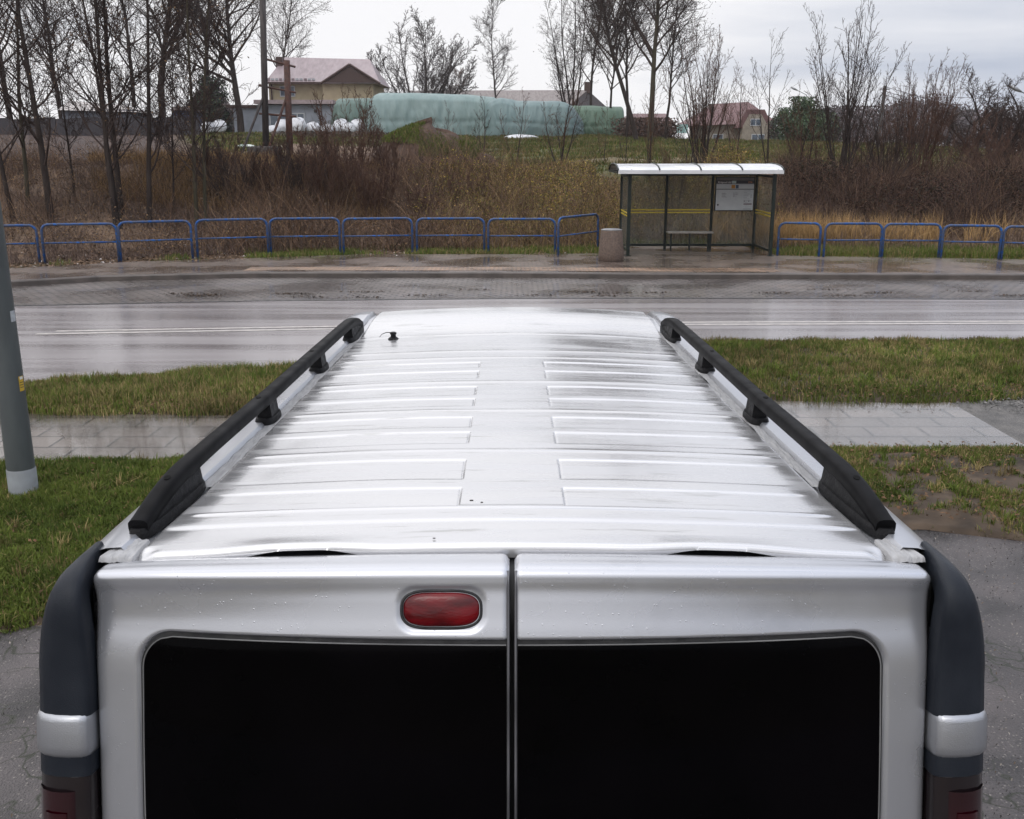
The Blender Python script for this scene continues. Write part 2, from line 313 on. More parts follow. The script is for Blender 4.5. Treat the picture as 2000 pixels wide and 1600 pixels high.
xs_v = np.unique(np.concatenate([np.linspace(-40, -9, 60), np.linspace(-9, 9, 260), np.linspace(9, 40, 60)]))
verge('roadside_verge', E_v1n, lambda x: E_road(x)-0.1, xs_v, 30)
verge('lower_verge', E_v2n, lambda x: E_pvn(x)+0.02, xs_v, 60)
# the big ground sheet: flat under the road, rising behind the far pavement into the field
def terr(x, y):
    x = np.asarray(x, float); y = np.asarray(y, float)
    b = E_pavback(x)+0.9
    rise = sstep(0.0, 1.0, (y-b-1.0)/(8.5+2.0*sstep(-4, -14, x)))
    hump = 1.95-0.35*sstep(6, 16, x)+0.15*sstep(-3, -12, x)-0.3*sstep(16, 30, x)
    z = 0.08+rise*hump
    sl = 0.042-0.037*sstep(14, 26, x*40/np.maximum(y, 40))
    z = z+np.clip(y-40, 0, 48)*sl+np.clip(y-88, 0, 60)*0.012*(1-sstep(10, 40, x))
    z = z+(vnoise(x, y, 2.3, 1)-0.5)*0.5*sstep(30, 34, y)*(1-0.6*sstep(42, 50, y))+(vnoise(x, y, 0.7, 2)-0.5)*0.16*sstep(29, 32, y)
    z = np.where(y < b-0.5, -0.06, z)
    z = np.where(y < -9, 5.0*sstep(-9, -22, y)+1.5*(vnoise(x, y, 4.0, 9)-0.5)*sstep(-9, -14, y)-.06, z)  # bank behind the camera, added to put a dark reflection in the rear doors
    return z
def zone(x, y):
    "what grows: weights of (brown litter, green grass, ochre, dark bramble)"
    px = x/np.maximum(y, 1)*FPX+1000
    n = vnoise(x, y, 1.7, 21); m2 = vnoise(x, y, 6, 22)
    green = sstep(36, 38.5, y+3*(n-0.5)+2.5*(m2-.5)+2.5*sstep(800, 850, px)*(1-sstep(1150, 1250, px)))*sstep(820, 900, px+60*(n-0.5))*(1-.55*sstep(.55, .7, vnoise(x, y, 3.1, 24))*(1-sstep(48, 60, y)))*(1-.45*sstep(1500, 1700, px))
    green = np.maximum(green, sstep(60, 66, y)*0.7*sstep(350, 420, px))
    green = np.maximum(green, 0.55*(1-sstep(0.5, 1.5, y-E_pavback(x)-0.5+n)))
    green = np.maximum(green, 0.8*sstep(380, 430, px)*(1-sstep(520, 600, px))*sstep(40, 46, y)*n*1.6)
    return np.clip(green, 0, 1), n, m2, px
gx = np.unique(np.concatenate([np.linspace(-700, -60, 18), np.linspace(-60, 60, 240), np.linspace(60, 700, 18)]))
gy = np.unique(np.concatenate([[-300, -100, 0], np.linspace(-40, -6, 18), np.linspace(4, 26, 12), np.linspace(26, 52, 90), np.linspace(52, 130, 80), np.linspace(130, 300, 20), [400, 550, 700]]))
X, Y = np.meshgrid(gx, gy); Z = terr(X, Y)
gr, nn, m2, px = zone(X, Y); gr = gr[..., None]; nn = nn[..., None]
brown = np.array((0.07, 0.042, 0.03))*(1-nn)+np.array((0.15, 0.10, 0.065))*nn
fieldc = np.array((0.05, 0.034, 0.03)); fl = (sstep(41, 46, Y)*(1-sstep(330, 420, px)))[..., None]
brown = brown*(1-fl)+fieldc*fl*(0.8+0.4*nn)
greenc = np.array((0.045, 0.052, 0.018))*(1-nn)+np.array((0.085, 0.085, 0.032))*nn
colr = brown*(1-gr)+greenc*gr
n = len(gx); i, j = np.meshgrid(np.arange(len(gy)-1), np.arange(n-1), indexing='ij'); a = (i*n+j).ravel()
tag(np_mesh('ground', np.stack([X, Y, Z], -1).reshape(-1, 3), np.stack([a, a+1, a+n+1, a+n], 1), M_ground, col=colr.reshape(-1, 3), smooth=True), kind='structure')
# ---------------------------------------------------------------- grass and litter (stuff nobody could count)
M_blade = colmat('grass_blades', 0.8, 1.0, nscale=300, spec=0.10)
def blades(name, X, Y, Z, h, wd, col, lean=0.5, label='', cat='grass', seed=1, tri=True, azim=None):
    r = np.random.default_rng(seed); n = len(X)
    a = r.uniform(0, 2*np.pi, n); la = r.uniform(0, 2*np.pi, n) if azim is None else azim; ll = r.normal(0, lean, n)*h
    dx = np.cos(a)*wd/2; dy = np.sin(a)*wd/2
    tipx = X+np.cos(la)*ll; tipy = Y+np.sin(la)*ll; mx_ = X+np.cos(la)*ll*0.35; my_ = Y+np.sin(la)*ll*0.35
    z0 = Z-0.02
    hh = h*np.clip(1-0.35*np.abs(ll/np.maximum(h, 1e-4)), 0.35, 1)
    V = np.stack([np.stack([X-dx, Y-dy, z0], 1), np.stack([X+dx, Y+dy, z0], 1),
                  np.stack([mx_+dx*.8, my_+dy*.8, Z+hh*0.6], 1), np.stack([mx_-dx*.8, my_-dy*.8, Z+hh*0.6], 1), np.stack([tipx, tipy, Z+hh], 1)], 1).reshape(-1, 3)
    b = np.arange(n)*5
    F = np.concatenate([np.stack([b, b+1, b+2], 1), np.stack([b, b+2, b+3], 1), np.stack([b+3, b+2, b+4], 1)])
    c = np.repeat(col, 5, 0)
    o = np_mesh(name, V, F, M_blade, col=c)
    return tag(o, label, cat, kind='stuff')
def scatter(r, n, x0, x1, y0f, y1f):
    x = r.uniform(x0, x1, n); a = y0f(x); b = y1f(x); t = r.uniform(0, 1, n); return x, a+(b-a)*t, t
def gcol(r, x, y, dry=0.25, bright=1.0):
    n = len(x); k = vnoise(x, y, 0.6, 31)*0.35+vnoise(x, y, 0.14, 35)*0.3+r.uniform(0, 1, n)*0.35
    g = np.outer(1-k, (0.028, 0.052, 0.011))+np.outer(k, (0.145, 0.18, 0.036))
    d = r.uniform(0, 1, n) < dry*(0.4+1.2*vnoise(x, y, 1.1, 32)); dc = np.outer(r.uniform(0.6, 1.3, n), (0.21, 0.165, 0.075))
    g[d] = dc[d]; return g*bright
r = np.random.default_rng(5)
def vis(x, y, m=1.12): return np.abs(x) < (y*0.54+0.6)*m
# roadside verge
x, y, t = scatter(r, 330000, -9.5, 9.5, lambda x: E_v1n(x)-.13*vnoise(x, 0*x, .22, 55), lambda x: E_road(x)-.12+.16*vnoise(x, 0*x, .3, 56)); k = vis(x, y); x, y, t = x[k], y[k], t[k]
dens = vnoise(x, y, 0.45, 41); k = r.uniform(0, 1, len(x)) < 0.25+1.1*dens*(.35+vnoise(x, y, .14, 52))*(.4+.6*sstep(0, .12, t)); x, y, t = x[k], y[k], t[k]; zz_ = turf_z(x, y, t)
h = r.uniform(0.02, 0.085, len(x))*(0.35+1.0*vnoise(x, y, 0.5, 42)+.5*vnoise(x, y, .15, 51))*(1+0.5*(x < 0))
gc = gcol(r, x, y, 0.42)*(.6+.75*vnoise(x, y, .8, 59))[:, None]; edge = (sstep(0.80, 0.98, t)*(x > 0))[:, None]*0.65; gc = gc*(1-edge)+np.array((0.13, 0.085, 0.05))*edge
blades('verge_grass', x, y, zz_, h, r.uniform(0.006, 0.012, len(x)), gc, 0.55, 'long wet green grass on the strip between road and slab pavement', seed=2)
# lower verge left: lush; right: patchy over mud
x, y, t = scatter(r, 330000, -6.5, -0.7, lambda x: E_v2n(x)-.05+.15*vnoise(x, 0*x, .2, 57), lambda x: E_pvn(x)+.12*vnoise(x, 0*x, .2, 58)); k = vis(x, y); x, y, t = x[k], y[k], t[k]; zz_ = turf_z(x, y, t)
h = r.uniform(0.03, 0.085, len(x))*(0.35+0.7*vnoise(x, y, 0.3, 43)+0.6*vnoise(x, y, 0.11, 48)); mo = vnoise(x, y, 0.25, 44)
k = r.uniform(0, 1, len(x)) < 0.45+0.9*mo*(.5+vnoise(x, y, .1, 53)); x, y, h, zz_ = x[k], y[k], h[k], zz_[k]
blades('lawn_grass', x, y, zz_, h, r.uniform(0.004, 0.012, len(x)), gcol(r, x, y, 0.10, 0.95), 0.95, 'lush dark green grass round the foot of the lamp post', seed=3)
x, y, t = scatter(r, 170000, 0.9, 7, lambda x: E_v2n(x)+0.02, lambda x: E_pvn(x)+0.05); k = vis(x, y); x, y, t = x[k], y[k], t[k]
patch = vnoise(x, y, 0.55, 45)*0.45+vnoise(x, y, 0.2, 46)*0.3+vnoise(x, y, .07, 54)*.25+r.uniform(-.09, .09, len(x))+0.28*sstep(0.86, 0.97, t)+0.16*sstep(0.62, 0.45, x/np.maximum(y, 1)*1.0)*0+0.2*(x < 3.2)*(y > 7.6)
k = patch > 0.60; x, y, t = x[k], y[k], t[k]; h = r.uniform(0.02, 0.07, len(x))
blades('patchy_grass', x, y, turf_z(x, y, t), h, r.uniform(0.004, 0.009, len(x)), gcol(r, x, y, 0.34, 0.95), 0.7, 'patchy yellow green grass tufts growing on bare mud right of the van', seed=4)
# behind the barriers
x, y, t = scatter(r, 160000, -20, 20, lambda x: E_pavback(x)+0.15, lambda x: E_pavback(x)+2.6); k = vis(x, y); x, y, t = x[k], y[k], t[k]
px_ = x/y*FPX+1000; keep = vnoise(x, y, 0.8, 47)*0.6+0.5*sstep(1450, 1600, px_)+0.12-0.30*(px_ < 480)-0.25*t
k = keep > r.uniform(0.1, 0.75, len(x)); x, y = x[k], y[k]; px_ = px_[k]
h = r.uniform(0.06, 0.2, len(x))*(1+0.5*sstep(1500, 1600, px_))
blades('fence_grass', x, y, terr(x, y), h, r.uniform(0.012, 0.022, len(x)), gcol(r, x, y, 0.35, 1.0), 0.5, 'rough green grass along the foot of the blue barriers', seed=5)
# field grass on the plateau
x = r.uniform(-30, 40, 260000); y = r.uniform(36, 90, 260000); k = vis(x, y, 1.05); x, y = x[k], y[k]
g_, n_, m_, p_ = zone(x, y); k = (g_ > r.uniform(0.25, 0.9, len(x))); x, y = x[k], y[k]
h = r.uniform(0.05, 0.3, len(x))*(.35+.9*vnoise(x, y, 1.2, 49)); gcf = gcol(r, x, y, 0.50, 0.62)*(.65+.7*vnoise(x, y, 2.4, 50))[:, None]
blades('field_grass', x, y, terr(x, y), h, r.uniform(0.03, 0.06, len(x)), gcf, 0.5, 'green meadow grass on the bank in front of the covered stacks', seed=6)
# leaf litter
def litter(name, x, y, z, col, label, size=(0.02, 0.05), seed=7):
    r = np.random.default_rng(seed); n = len(x); a = r.uniform(0, 6.28, n); s = r.uniform(*size, n); tl = r.normal(0, 0.35, n)*s
    c, d = np.cos(a)*s, np.sin(a)*s
    V = np.stack([np.stack([x-c, y-d, z+0*s+0.01], 1), np.stack([x+d*.6, y-c*.6, z+0.015+np.abs(tl)], 1), np.stack([x+c, y+d, z+0.012+tl*.3+0.01], 1), np.stack([x-d*.6, y+c*.6, z+0.02], 1)], 1).reshape(-1, 3)
    b = np.arange(n)*4; F = np.stack([b, b+1, b+2, b+3], 1)
    return tag(np_mesh(name, V, F, M_blade, col=np.repeat(col, 4, 0)), label, 'leaves', kind='stuff')
x, y, t = scatter(r, 45000, -20, 20, lambda x: E_pavback(x)+0.05, lambda x: E_pavback(x)+3.5); k = vis(x, y); x, y = x[k], y[k]
k = r.uniform(0, 1, len(x)) < 0.3+0.7*(x < -3); x, y = x[k], y[k]
cc = np.outer(r.uniform(0.4, 1.5, len(x)), (0.13, 0.085, 0.055)); cc[r.uniform(0, 1, len(x)) < 0.05] = (0.45, 0.42, 0.40)
litter('leaf_litter', x, y, np.maximum(terr(x, y), 0.09), cc, 'brown fallen leaves and scraps of litter under the blue barriers')
x1, y1, t1 = scatter(r, 1500, -9, 8, lambda x: E_v1n(x)-0.12, lambda x: E_v1n(x)+0.5); x2, y2, t2 = scatter(r, 2200, 1, 6.5, E_v2n, E_pvn)
x3, y3, t3 = scatter(r, 250, -6, -1, E_v2n, E_pvn)
x = np.concatenate([x1, x2, x3]); y = np.concatenate([y1, y2, y3]); cc = np.outer(r.uniform(0.3, 1.1, len(x)), (0.13, 0.075, 0.042))
litter('verge_leaves', x, y, 0.10+0*x, cc, 'fallen brown leaves on the verges by the slab pavement', (0.010, 0.024), 8)
# stones on the gravel
x, y, t = scatter(r, 5000, 4.4, 8.5, lambda x: E_pvn(x)+0.2, E_v1n)
k = r.uniform(0, 1, len(x)) < sstep(0, 1.2, x-4.6-(1-t)*1.4); x, y = x[k], y[k]
cc = np.outer(r.uniform(0.5, 1.5, len(x)), (0.12, 0.115, 0.11))
o_ = litter('gravel_stones', x, y, 0.02+0*x, cc, 'loose grey gravel beside the slab pavement', (0.01, 0.028), 9); o_['category'] = 'gravel'

# tufts: taller clumps that break the turf
def tufts(name, n, per, x0, x1, f0, f1, label, seed, hr=(.07, .16), keepf=None, bright=1.0, zf=turf_z):
    q = np.random.default_rng(seed); cx, cy, ct_ = scatter(q, n, x0, x1, f0, f1); k = vis(cx, cy)
    if keepf is not None: k &= keepf(cx, cy, ct_, q)
    cx, cy, ct_ = cx[k], cy[k], ct_[k]; n = len(cx); sz = q.uniform(.4, 1.3, n)
    a = q.uniform(0, 6.28, (n, per)); rr_ = np.abs(q.normal(0, .035, (n, per)))*sz[:, None]
    X = (cx[:, None]+rr_*np.cos(a)).ravel(); Y = (cy[:, None]+rr_*np.sin(a)).ravel(); T2 = np.repeat(ct_, per)
    h = (q.uniform(hr[0], hr[1], (n, per))*sz[:, None]).ravel(); c0 = gcol(q, cx, cy, .25, bright)*q.uniform(.7, 1.25, (n, 1)); c = np.repeat(c0, per, 0)*q.uniform(.75, 1.25, (n*per, 1))
    o = blades(name, X, Y, zf(X, Y, T2), h, q.uniform(.004, .010, n*per), c, .75, label, seed=seed+1); return o
tufts('verge_tufts', 1500, 34, -9.5, 9.5, lambda x: E_v1n(x)+.05, lambda x: E_road(x)-.25, 'taller clumps of wet grass on the strip beside the road', 900)
tufts('lawn_tufts', 900, 30, -6.5, -.8, lambda x: E_v2n(x)+.1, lambda x: E_pvn(x)-.02, 'taller clumps of grass and weeds by the lamp post', 910, (.05, .13))
tufts('mud_tufts', 260, 36, .9, 7, lambda x: E_v2n(x)+.1, lambda x: E_pvn(x), 'single grass clumps scattered over the mud right of the van', 920, (.04, .11))
# loose grit on the parking lot
q = np.random.default_rng(930); x = np.concatenate([q.uniform(1.0, 4.5, 16000), q.uniform(-4.5, -1.0, 9000)]); y = q.uniform(1.9, 7.2, len(x))
k = (y < E_v2n(x)+.1) & (np.abs(x) < y*.56+.4) & (vnoise(x, y, .5, 931)*.7+.5*sstep(-1.2, 0, y-E_v2n(x)) > q.uniform(.2, 1, len(x))); x, y = x[k], y[k]
cc = np.array([(.05, .045, .045), (.12, .11, .105), (.30, .27, .24), (.16, .12, .09), (.03, .028, .028)])[q.integers(0, 5, len(x))]*q.uniform(.6, 1.2, (len(x), 1))
o_ = litter('lot_grit', x, y, -.004+0*x, cc, 'small loose stones and grit on the asphalt beside the van', (.002, .0075), 932); o_['category'] = 'grit'
# sodden leaves along the bus bay seam
q = np.random.default_rng(940); cx = q.uniform(-8, 13, 26); x = np.concatenate([c+q.normal(0, .22, 36) for c in cx]); y = np.concatenate([float(E_seam(c))+q.uniform(.25, 1.3)+q.normal(0, .05, 36) for c in cx])
litter('sodden_leaves', x, y, 0*x, np.outer(q.uniform(.4, 1.3, len(x)), (.06, .042, .03)), 'dark sodden leaves lying in small heaps in the bus bay', (.015, .04), 941)
# ================================================================ the silver van
def paint(name, base, rough, r2, streak=(1, 1, 1), sc=3.0, bump=0.02, drops=0.0, dirt_and_reflection=None):
    m = bpy.data.materials.new(name); m.use_nodes = True; nt = m.node_tree; N = nt.nodes.new; L = nt.links.new
    p = nt.nodes['Principled BSDF']; p.inputs['Metallic'].default_value = 0.72
    p.inputs['Coat Weight'].default_value = 0.5; p.inputs['Coat Roughness'].default_value = 0.09
    tc = N('ShaderNodeTexCoord'); mp = N('ShaderNodeMapping'); mp.inputs['Scale'].default_value = streak; L(tc.outputs['Object'], mp.inputs['Vector'])
    n = N('ShaderNodeTexNoise'); n.inputs['Scale'].default_value = sc; n.inputs['Detail'].default_value = 5; L(mp.outputs[0], n.inputs['Vector'])
    r = N('ShaderNodeMapRange'); r.inputs['From Min'].default_value = 0.42; r.inputs['From Max'].default_value = 0.6
    r.inputs['To Min'].default_value = rough; r.inputs['To Max'].default_value = r2; L(n.outputs[0], r.inputs[0]); L(r.outputs[0], p.inputs['Roughness'])
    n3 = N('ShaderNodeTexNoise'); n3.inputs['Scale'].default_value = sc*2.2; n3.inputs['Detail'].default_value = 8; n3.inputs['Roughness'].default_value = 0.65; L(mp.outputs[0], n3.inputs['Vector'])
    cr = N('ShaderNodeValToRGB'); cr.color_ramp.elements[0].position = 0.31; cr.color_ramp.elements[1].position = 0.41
    d = dirt_and_reflection or tuple(c*0.93 for c in base); cr.color_ramp.elements[0].color = (*d, 1); cr.color_ramp.elements[1].color = (*base, 1)
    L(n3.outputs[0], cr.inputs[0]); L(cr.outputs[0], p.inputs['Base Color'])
    f = N('ShaderNodeTexNoise'); f.inputs['Scale'].default_value = 420; L(tc.outputs['Object'], f.inputs['Vector'])
    h = f.outputs[0]
    if drops:
        v = N('ShaderNodeTexVoronoi'); v.inputs['Scale'].default_value = 120; L(tc.outputs['Object'], v.inputs['Vector'])
        vr = N('ShaderNodeMapRange'); vr.inputs['From Min'].default_value = 0.0; vr.inputs['From Max'].default_value = 0.2; vr.inputs['To Min'].default_value = drops; vr.inputs['To Max'].default_value = 0; L(v.outputs['Distance'], vr.inputs[0])
        sc_ = N('ShaderNodeSeparateColor'); L(v.outputs['Color'], sc_.inputs[0]); gt = N('ShaderNodeMath'); gt.operation = 'GREATER_THAN'; gt.inputs[1].default_value = 0.80; L(sc_.outputs[1], gt.inputs[0])
        mu = N('ShaderNodeMath'); mu.operation = 'MULTIPLY'; L(gt.outputs[0], mu.inputs[0]); L(vr.outputs[0], mu.inputs[1])
        ad = N('ShaderNodeMath'); ad.operation = 'MULTIPLY_ADD'; ad.inputs[1].default_value = bump; L(f.outputs[0], ad.inputs[0]); L(mu.outputs[0], ad.inputs[2]); h = ad.outputs[0]
        st_ = 0.5
    else: st_ = bump*4
    b = N('ShaderNodeBump'); b.inputs['Strength'].default_value = st_; b.inputs['Distance'].default_value = 0.002; L(h, b.inputs['Height']); L(b.outputs[0], p.inputs['Normal'])
    return m
M_roof = paint('silver_roof_paint', (0.52, 0.52, 0.53), 0.15, 0.38, (0.8, 7, 1), 2.0, 0.02, dirt_and_reflection=(0.37, 0.37, 0.365))  # darker streak colour paints in the wet roof's dark reflections, with slight dirt
M_body = paint('silver_body_paint', (0.44, 0.45, 0.48), 0.26, 0.34, (1, 1, 1), 3.0, 0.10, drops=0.7)
M_trim = mat('grained_grey_plastic', (0.010, 0.0125, 0.018), (0.015, 0.018, 0.024), 14, 0.36, 0.5, spec=0.18, bump=0.45, bscale=420, bdist=0.002)
M_rail = mat('satin_black_rail', (0.004, 0.004, 0.0045), (0.008, 0.008, 0.009), 20, 0.46, 0.55, bump=0.05, bscale=300, bdist=0.001, spec=0.05)
M_foot = mat('rough_black_plastic', (0.006, 0.006, 0.007), (0.013, 0.013, 0.014), 60, 0.38, 0.55, bump=0.9, bscale=260, bdist=0.003, spec=0.12)
M_rubber = mat('black_rubber', (0.008, 0.008, 0.009), (0.016, 0.016, 0.017), 30, 0.55, 0.8, bump=0.2)
M_glass = mat('black_window_glass', (0.0008, 0.0008, 0.001), (0.0018, 0.0015, 0.002), 3, 0.03, 0.12, spec=0.04, bump=0.01, bscale=3)
M_seal = mat('white_sealant', (0.33, 0.33, 0.335), (0.25, 0.25, 0.255), 40, 0.4, 0.65, bump=0.9, bscale=60, bdist=0.006, stretch=(2.2, 0.5, 1))
M_red = mat('red_lamp_lens', (0.12, 0.001, 0.004), (0.05, 0.0005, 0.002), 16, 0.12, 0.22, spec=0.3, bump=0.25, bscale=90, bdist=0.002, coat=0.1, stretch=(1, 1, 3))
M_dred = mat('smoked_red_lens', (0.018, 0.001, 0.003), (0.009, 0.001, 0.002), 5, 0.08, 0.18, spec=0.5, coat=0.5)
M_band = paint('silver_band_paint', (0.34, 0.35, 0.375), 0.28, 0.36, (1, 1, 1), 3.0, 0.08)
van = thing('van', 'silver panel van seen from behind with black roof rails and black rear windows', 'van', (0, 2.0, 0))
def vb(o): o.location = (0, -2.0, 0); return o
RX = [(1.5, .875), (2.0, .868), (2.13, .860), (2.45, .834), (3.14, .806), (3.9, .784), (4.6, .760), (4.85, .750), (5.6, .71)]
railX = lambda y: np.interp(y, [a for a, b in RX], [b for a, b in RX])
roofW = lambda y: railX(y)-0.048
Z0 = 1.960
def zside(y): return Z0+0.035*sstep(4.55, 5.0, y)-0.9*np.maximum(np.asarray(y)-5.12, 0)**1.6
def zroof(x, y): return zside(y)+0.026*(1-(x/roofW(y))**2)
# roof panel as a fine pressed sheet
Yroof = lambda py: G(1000, py, 1.975).y
ny, nx = 760, 230
Ym = np.concatenate([[2.0, 2.0, 2.002, 2.006, 2.013], np.linspace(2.02, 5.36, ny)])
dz = np.concatenate([[-.030, -.014, -.005, -.0015, 0], np.zeros(ny)])
ha = np.concatenate([np.linspace(0, .119, 14), np.linspace(.121, .137, 10), [.142, .15, .16]]); hb = np.linspace(0, 1, 96)[1:]
Yg = np.repeat(Ym[:, None], nx, 1); Wg = roofW(Yg[:, :1]); half = np.concatenate([np.repeat(ha[None], len(Ym), 0), .16+hb[None]*(Wg-.16)], 1); X = np.concatenate([-half[:, :0:-1], half], 1); nx = X.shape[1]; Yg = np.repeat(Ym[:, None], nx, 1)
notch = sstep(.25, .42, np.abs(X))*(1-sstep(.48, .68, np.abs(X)))
Yg = Yg+0.006*notch*(1-sstep(2.0, 2.12, Yg)); dz = dz[:, None]+np.where(np.arange(len(dz))[:, None] == 0, .017, 0)*notch
Z = zroof(X, Yg)+dz+0.006*notch*(1-sstep(2.0, 2.08, Yg))
rc = 1-sstep(2.0, 2.05, Yg); Z -= 0.02*rc*sstep(.93, 1.0, np.abs(X)/roofW(Yg))       # rounded rear corners
pairs = [(996, 960), (942, 904), (872, 850), (840, 820), (798, 783), (776, 759), (743, 729), (722, 712)]
aX = np.abs(X); tt = aX/roofW(Yg)
for (pb, pt) in pairs:
    a, b = Yroof(pb), Yroof(pt); q = min(0.007, (b-a)*0.16); x0 = 0.128
    m_ = sstep(a-q, a+q, Yg)*(1-sstep(b-q, b+q, Yg))*sstep(x0-.005, x0+.005, aX)*(1-sstep(.82, .97, tt))
    Z -= 0.0030*m_+0.0030*np.exp(-((aX-x0)/.0028)**2)*sstep(a-.004, a+.004, Yg)*(1-sstep(b-.004, b+.004, Yg))
for pr in (998, 886, 807, 750, 703, 690, 657):
    a = Yroof(pr); s_ = 0.010+0.004*(a-2.4)
    Z += (0.0022 if pr in (998, 657) else 0.0016)*np.exp(-((Yg-a)/s_)**2)*(1-sstep(.92, .98, tt))
Z += 0.002*(sstep(Yroof(1036), Yroof(1030), Yg)-1)*0
Z -= 0.003*(1-sstep(Yroof(1026), Yroof(1019), Yg))
Z += (vnoise(X, Yg, 0.35, 61)-.5)*0.0035+(vnoise(X, Yg, 0.13, 62)-.5)*0.0010
Z -= 0.014*sstep(.985, 1.0, tt)
V = np.stack([X, Yg, Z], -1).reshape(-1, 3); nr = len(Ym)
i, j = np.meshgrid(np.arange(nr-1), np.arange(nx-1), indexing='ij'); a = (i*nx+j).ravel()
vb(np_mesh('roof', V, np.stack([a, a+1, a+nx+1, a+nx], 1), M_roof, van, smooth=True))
# body shell
def side(s, Y, front=False):
    wv = float(roofW(Y)); z = float(zside(Y)); out = float(np.interp(Y, [2.03, 2.15, 2.5, 3.5, 4.5, 5.2], [.958, .962, .955, .94, .905, .865])); g = out-wv-.03
    zz = z
    p = [(wv-.004, z-.017), (wv+.024, z-.017), (wv+.030, z-.004), (wv+.036, z+.003), (wv+.03+g*.35, z+.001), (wv+.03+g*.62, z-.008), (wv+.03+g*.85, z-.024), (wv+.03+g*.96, z-.042), (out, z-.075),
         (max(out+.008, .94), z-.30), (.972, 1.30), (.978, 1.0), (.972, .62), (.96, .42), (.88, .31), (.5, .29)]
    return [(s*x, Y, zz_) for x, zz_ in p]
for s_ in (-1, 1):
    ys = [2.035, 2.06, 2.1, 2.2, 2.4, 2.7, 3.0, 3.4, 3.8, 4.2, 4.6, 4.8, 5.0, 5.15, 5.25, 5.36]
    vb(MB().grid([side(s_, y) for y in ys]).build('side_panel', M_body, van, smooth=True, auto=50))
fr = [(5.36, 1.905, .70), (5.6, 1.70, .74), (5.85, 1.45, .79), (6.08, 1.22, .82), (6.3, 1.10, .80), (6.5, .95, .76), (6.62, .72, .72), (6.64, .40, .70)]
rows = []
for (y, zt, ht) in fr:
    k = ht/.82; rowp = [(0, y+.03, zt+.01), (ht*.5, y+.02, zt), (ht*.9, y, zt-.02), (ht, y-.01, zt-.06), (.95*min(1, k*1.05), y, min(zt-.12, 1.3)), (.955*min(1, k*1.08), y, min(zt-.2, 1.0)), (.94*min(1, k*1.08), y, .42), (.5, y, .29)]
    rows.append([(-x, y_, z_) for x, y_, z_ in rowp[::-1]]+rowp[1:])
vb(MB().grid(rows).build('nose', M_body, van, smooth=True, auto=60))
ws = [[(x, y+.012+.03*(1-(x/.8)**2), z+.014) for x in np.linspace(-h, h, 9)] for (y, z, h) in ((5.42, 1.86, .62), (5.6, 1.69, .66), (5.85, 1.45, .70), (6.03, 1.27, .72))]
vb(MB().grid(ws).build('windscreen', M_glass, van, smooth=True))
for s_ in (-1, 1):
    vb(MB().prism([(s_*.90, 4.75, 1.28), (s_*.90, 5.75, 1.28), (s_*.82, 5.45, 1.72), (s_*.82, 4.75, 1.76)], (s_*.035, 0, 0)).build('side_window', M_glass, van))
    for yy in (2.65, 5.75):
        wh = vb(MB().tube([(s_*.70, yy, .33), (s_*.72, yy, .33), (s_*.90, yy, .33), (s_*.925, yy, .33)], [.31, .33, .33, .30], 40).build('wheel', M_rubber, van, smooth=True, auto=40))
        MB().tube([(s_*.90, yy, .33), (s_*.932, yy, .33)], [.20, .185], 32).build('rim', mat('rim_silver', (.4, .4, .41), (.3, .3, .3), 8, .3, .5, metal=.8), wh, smooth=True, auto=40)
    vb(MB().box((s_*.60-.13, 6.50, .82), (s_*.60+.13, 6.63, .98)).build('headlight', mat('headlight_glass', (.55, .56, .58), (.4, .4, .42), 8, .08, .15), van, bevel=.02))
    hm = vb(MB().box((s_*1.05-.09, 5.55, 1.18), (s_*1.05+.09, 5.68, 1.42)).box((s_*.92-.05, 5.58, 1.22), (s_*1.0+.0*s_+.03, 5.64, 1.27)).build('door_mirror', M_trim, van, bevel=.02))
vb(MB().box((-.93, 2.3, .27), (.93, 6.4, .34)).build('underbody', M_rubber, van))
# rear doors
PR = [(2.000, 1.928), (1.992, 1.944), (1.975, 1.950), (1.94, 1.953), (1.910, 1.9535), (1.897, 1.951), (1.888, 1.943), (1.8835, 1.930), (1.880, 1.914), (1.871, 1.888), (1.861, 1.862), (1.851, 1.838), (1.832, 1.785), (1.811, 1.70), (1.788, 1.60), (1.766, 1.495), (1.748, 1.40), (1.72, 1.2), (1.70, 1.0), (1.69, .8), (1.695, .58)]
_s = [0]
for a, b in zip(PR[:-1], PR[1:]): _s.append(_s[-1]+math.hypot(a[0]-b[0], a[1]-b[1]))
_S = np.array(_s); _PY = np.array([p[0] for p in PR]); _PZ = np.array([p[1] for p in PR])
def cr_interp(S_, P_, s):
    m = np.gradient(P_, S_); k = np.clip(np.searchsorted(S_, s)-1, 0, len(S_)-2); h = S_[k+1]-S_[k]; t = (s-S_[k])/h
    return (2*t**3-3*t**2+1)*P_[k]+(t**3-2*t**2+t)*h*m[k]+(-2*t**3+3*t**2)*P_[k+1]+(t**3-t**2)*h*m[k+1]
pY = lambda s: cr_interp(_S, _PY, s); pZ = lambda s: cr_interp(_S, _PZ, s)
s_of_z = lambda z: np.interp(-z, -_PZ[3:], _S[3:])
crown = lambda x: 0.022*(1-(x/.85)**2)
def doorP(X, s):
    fade = 1-0.75*sstep(0.1, 0.45, s)
    rr = 0.007*np.clip((X-.70)/.165, 0, 1.1)**2
    return pY(s)+0.035*(X/.8)**2*sstep(0.02, 0.25, s)+0.012*(X/.8)**4+rr*sstep(.03, .12, s), pZ(s)+crown(X)*fade-rr*.9*(1-sstep(.10, .25, s))
xe_f = lambda s: np.interp(s, [0, .02, .08, .14, .2, .3, .5, 1.4], [.868, .876, .878, .877, .876, .874, .868, .865])
WT, WBt, WX, WR = 1.832, 1.12, .770, .068
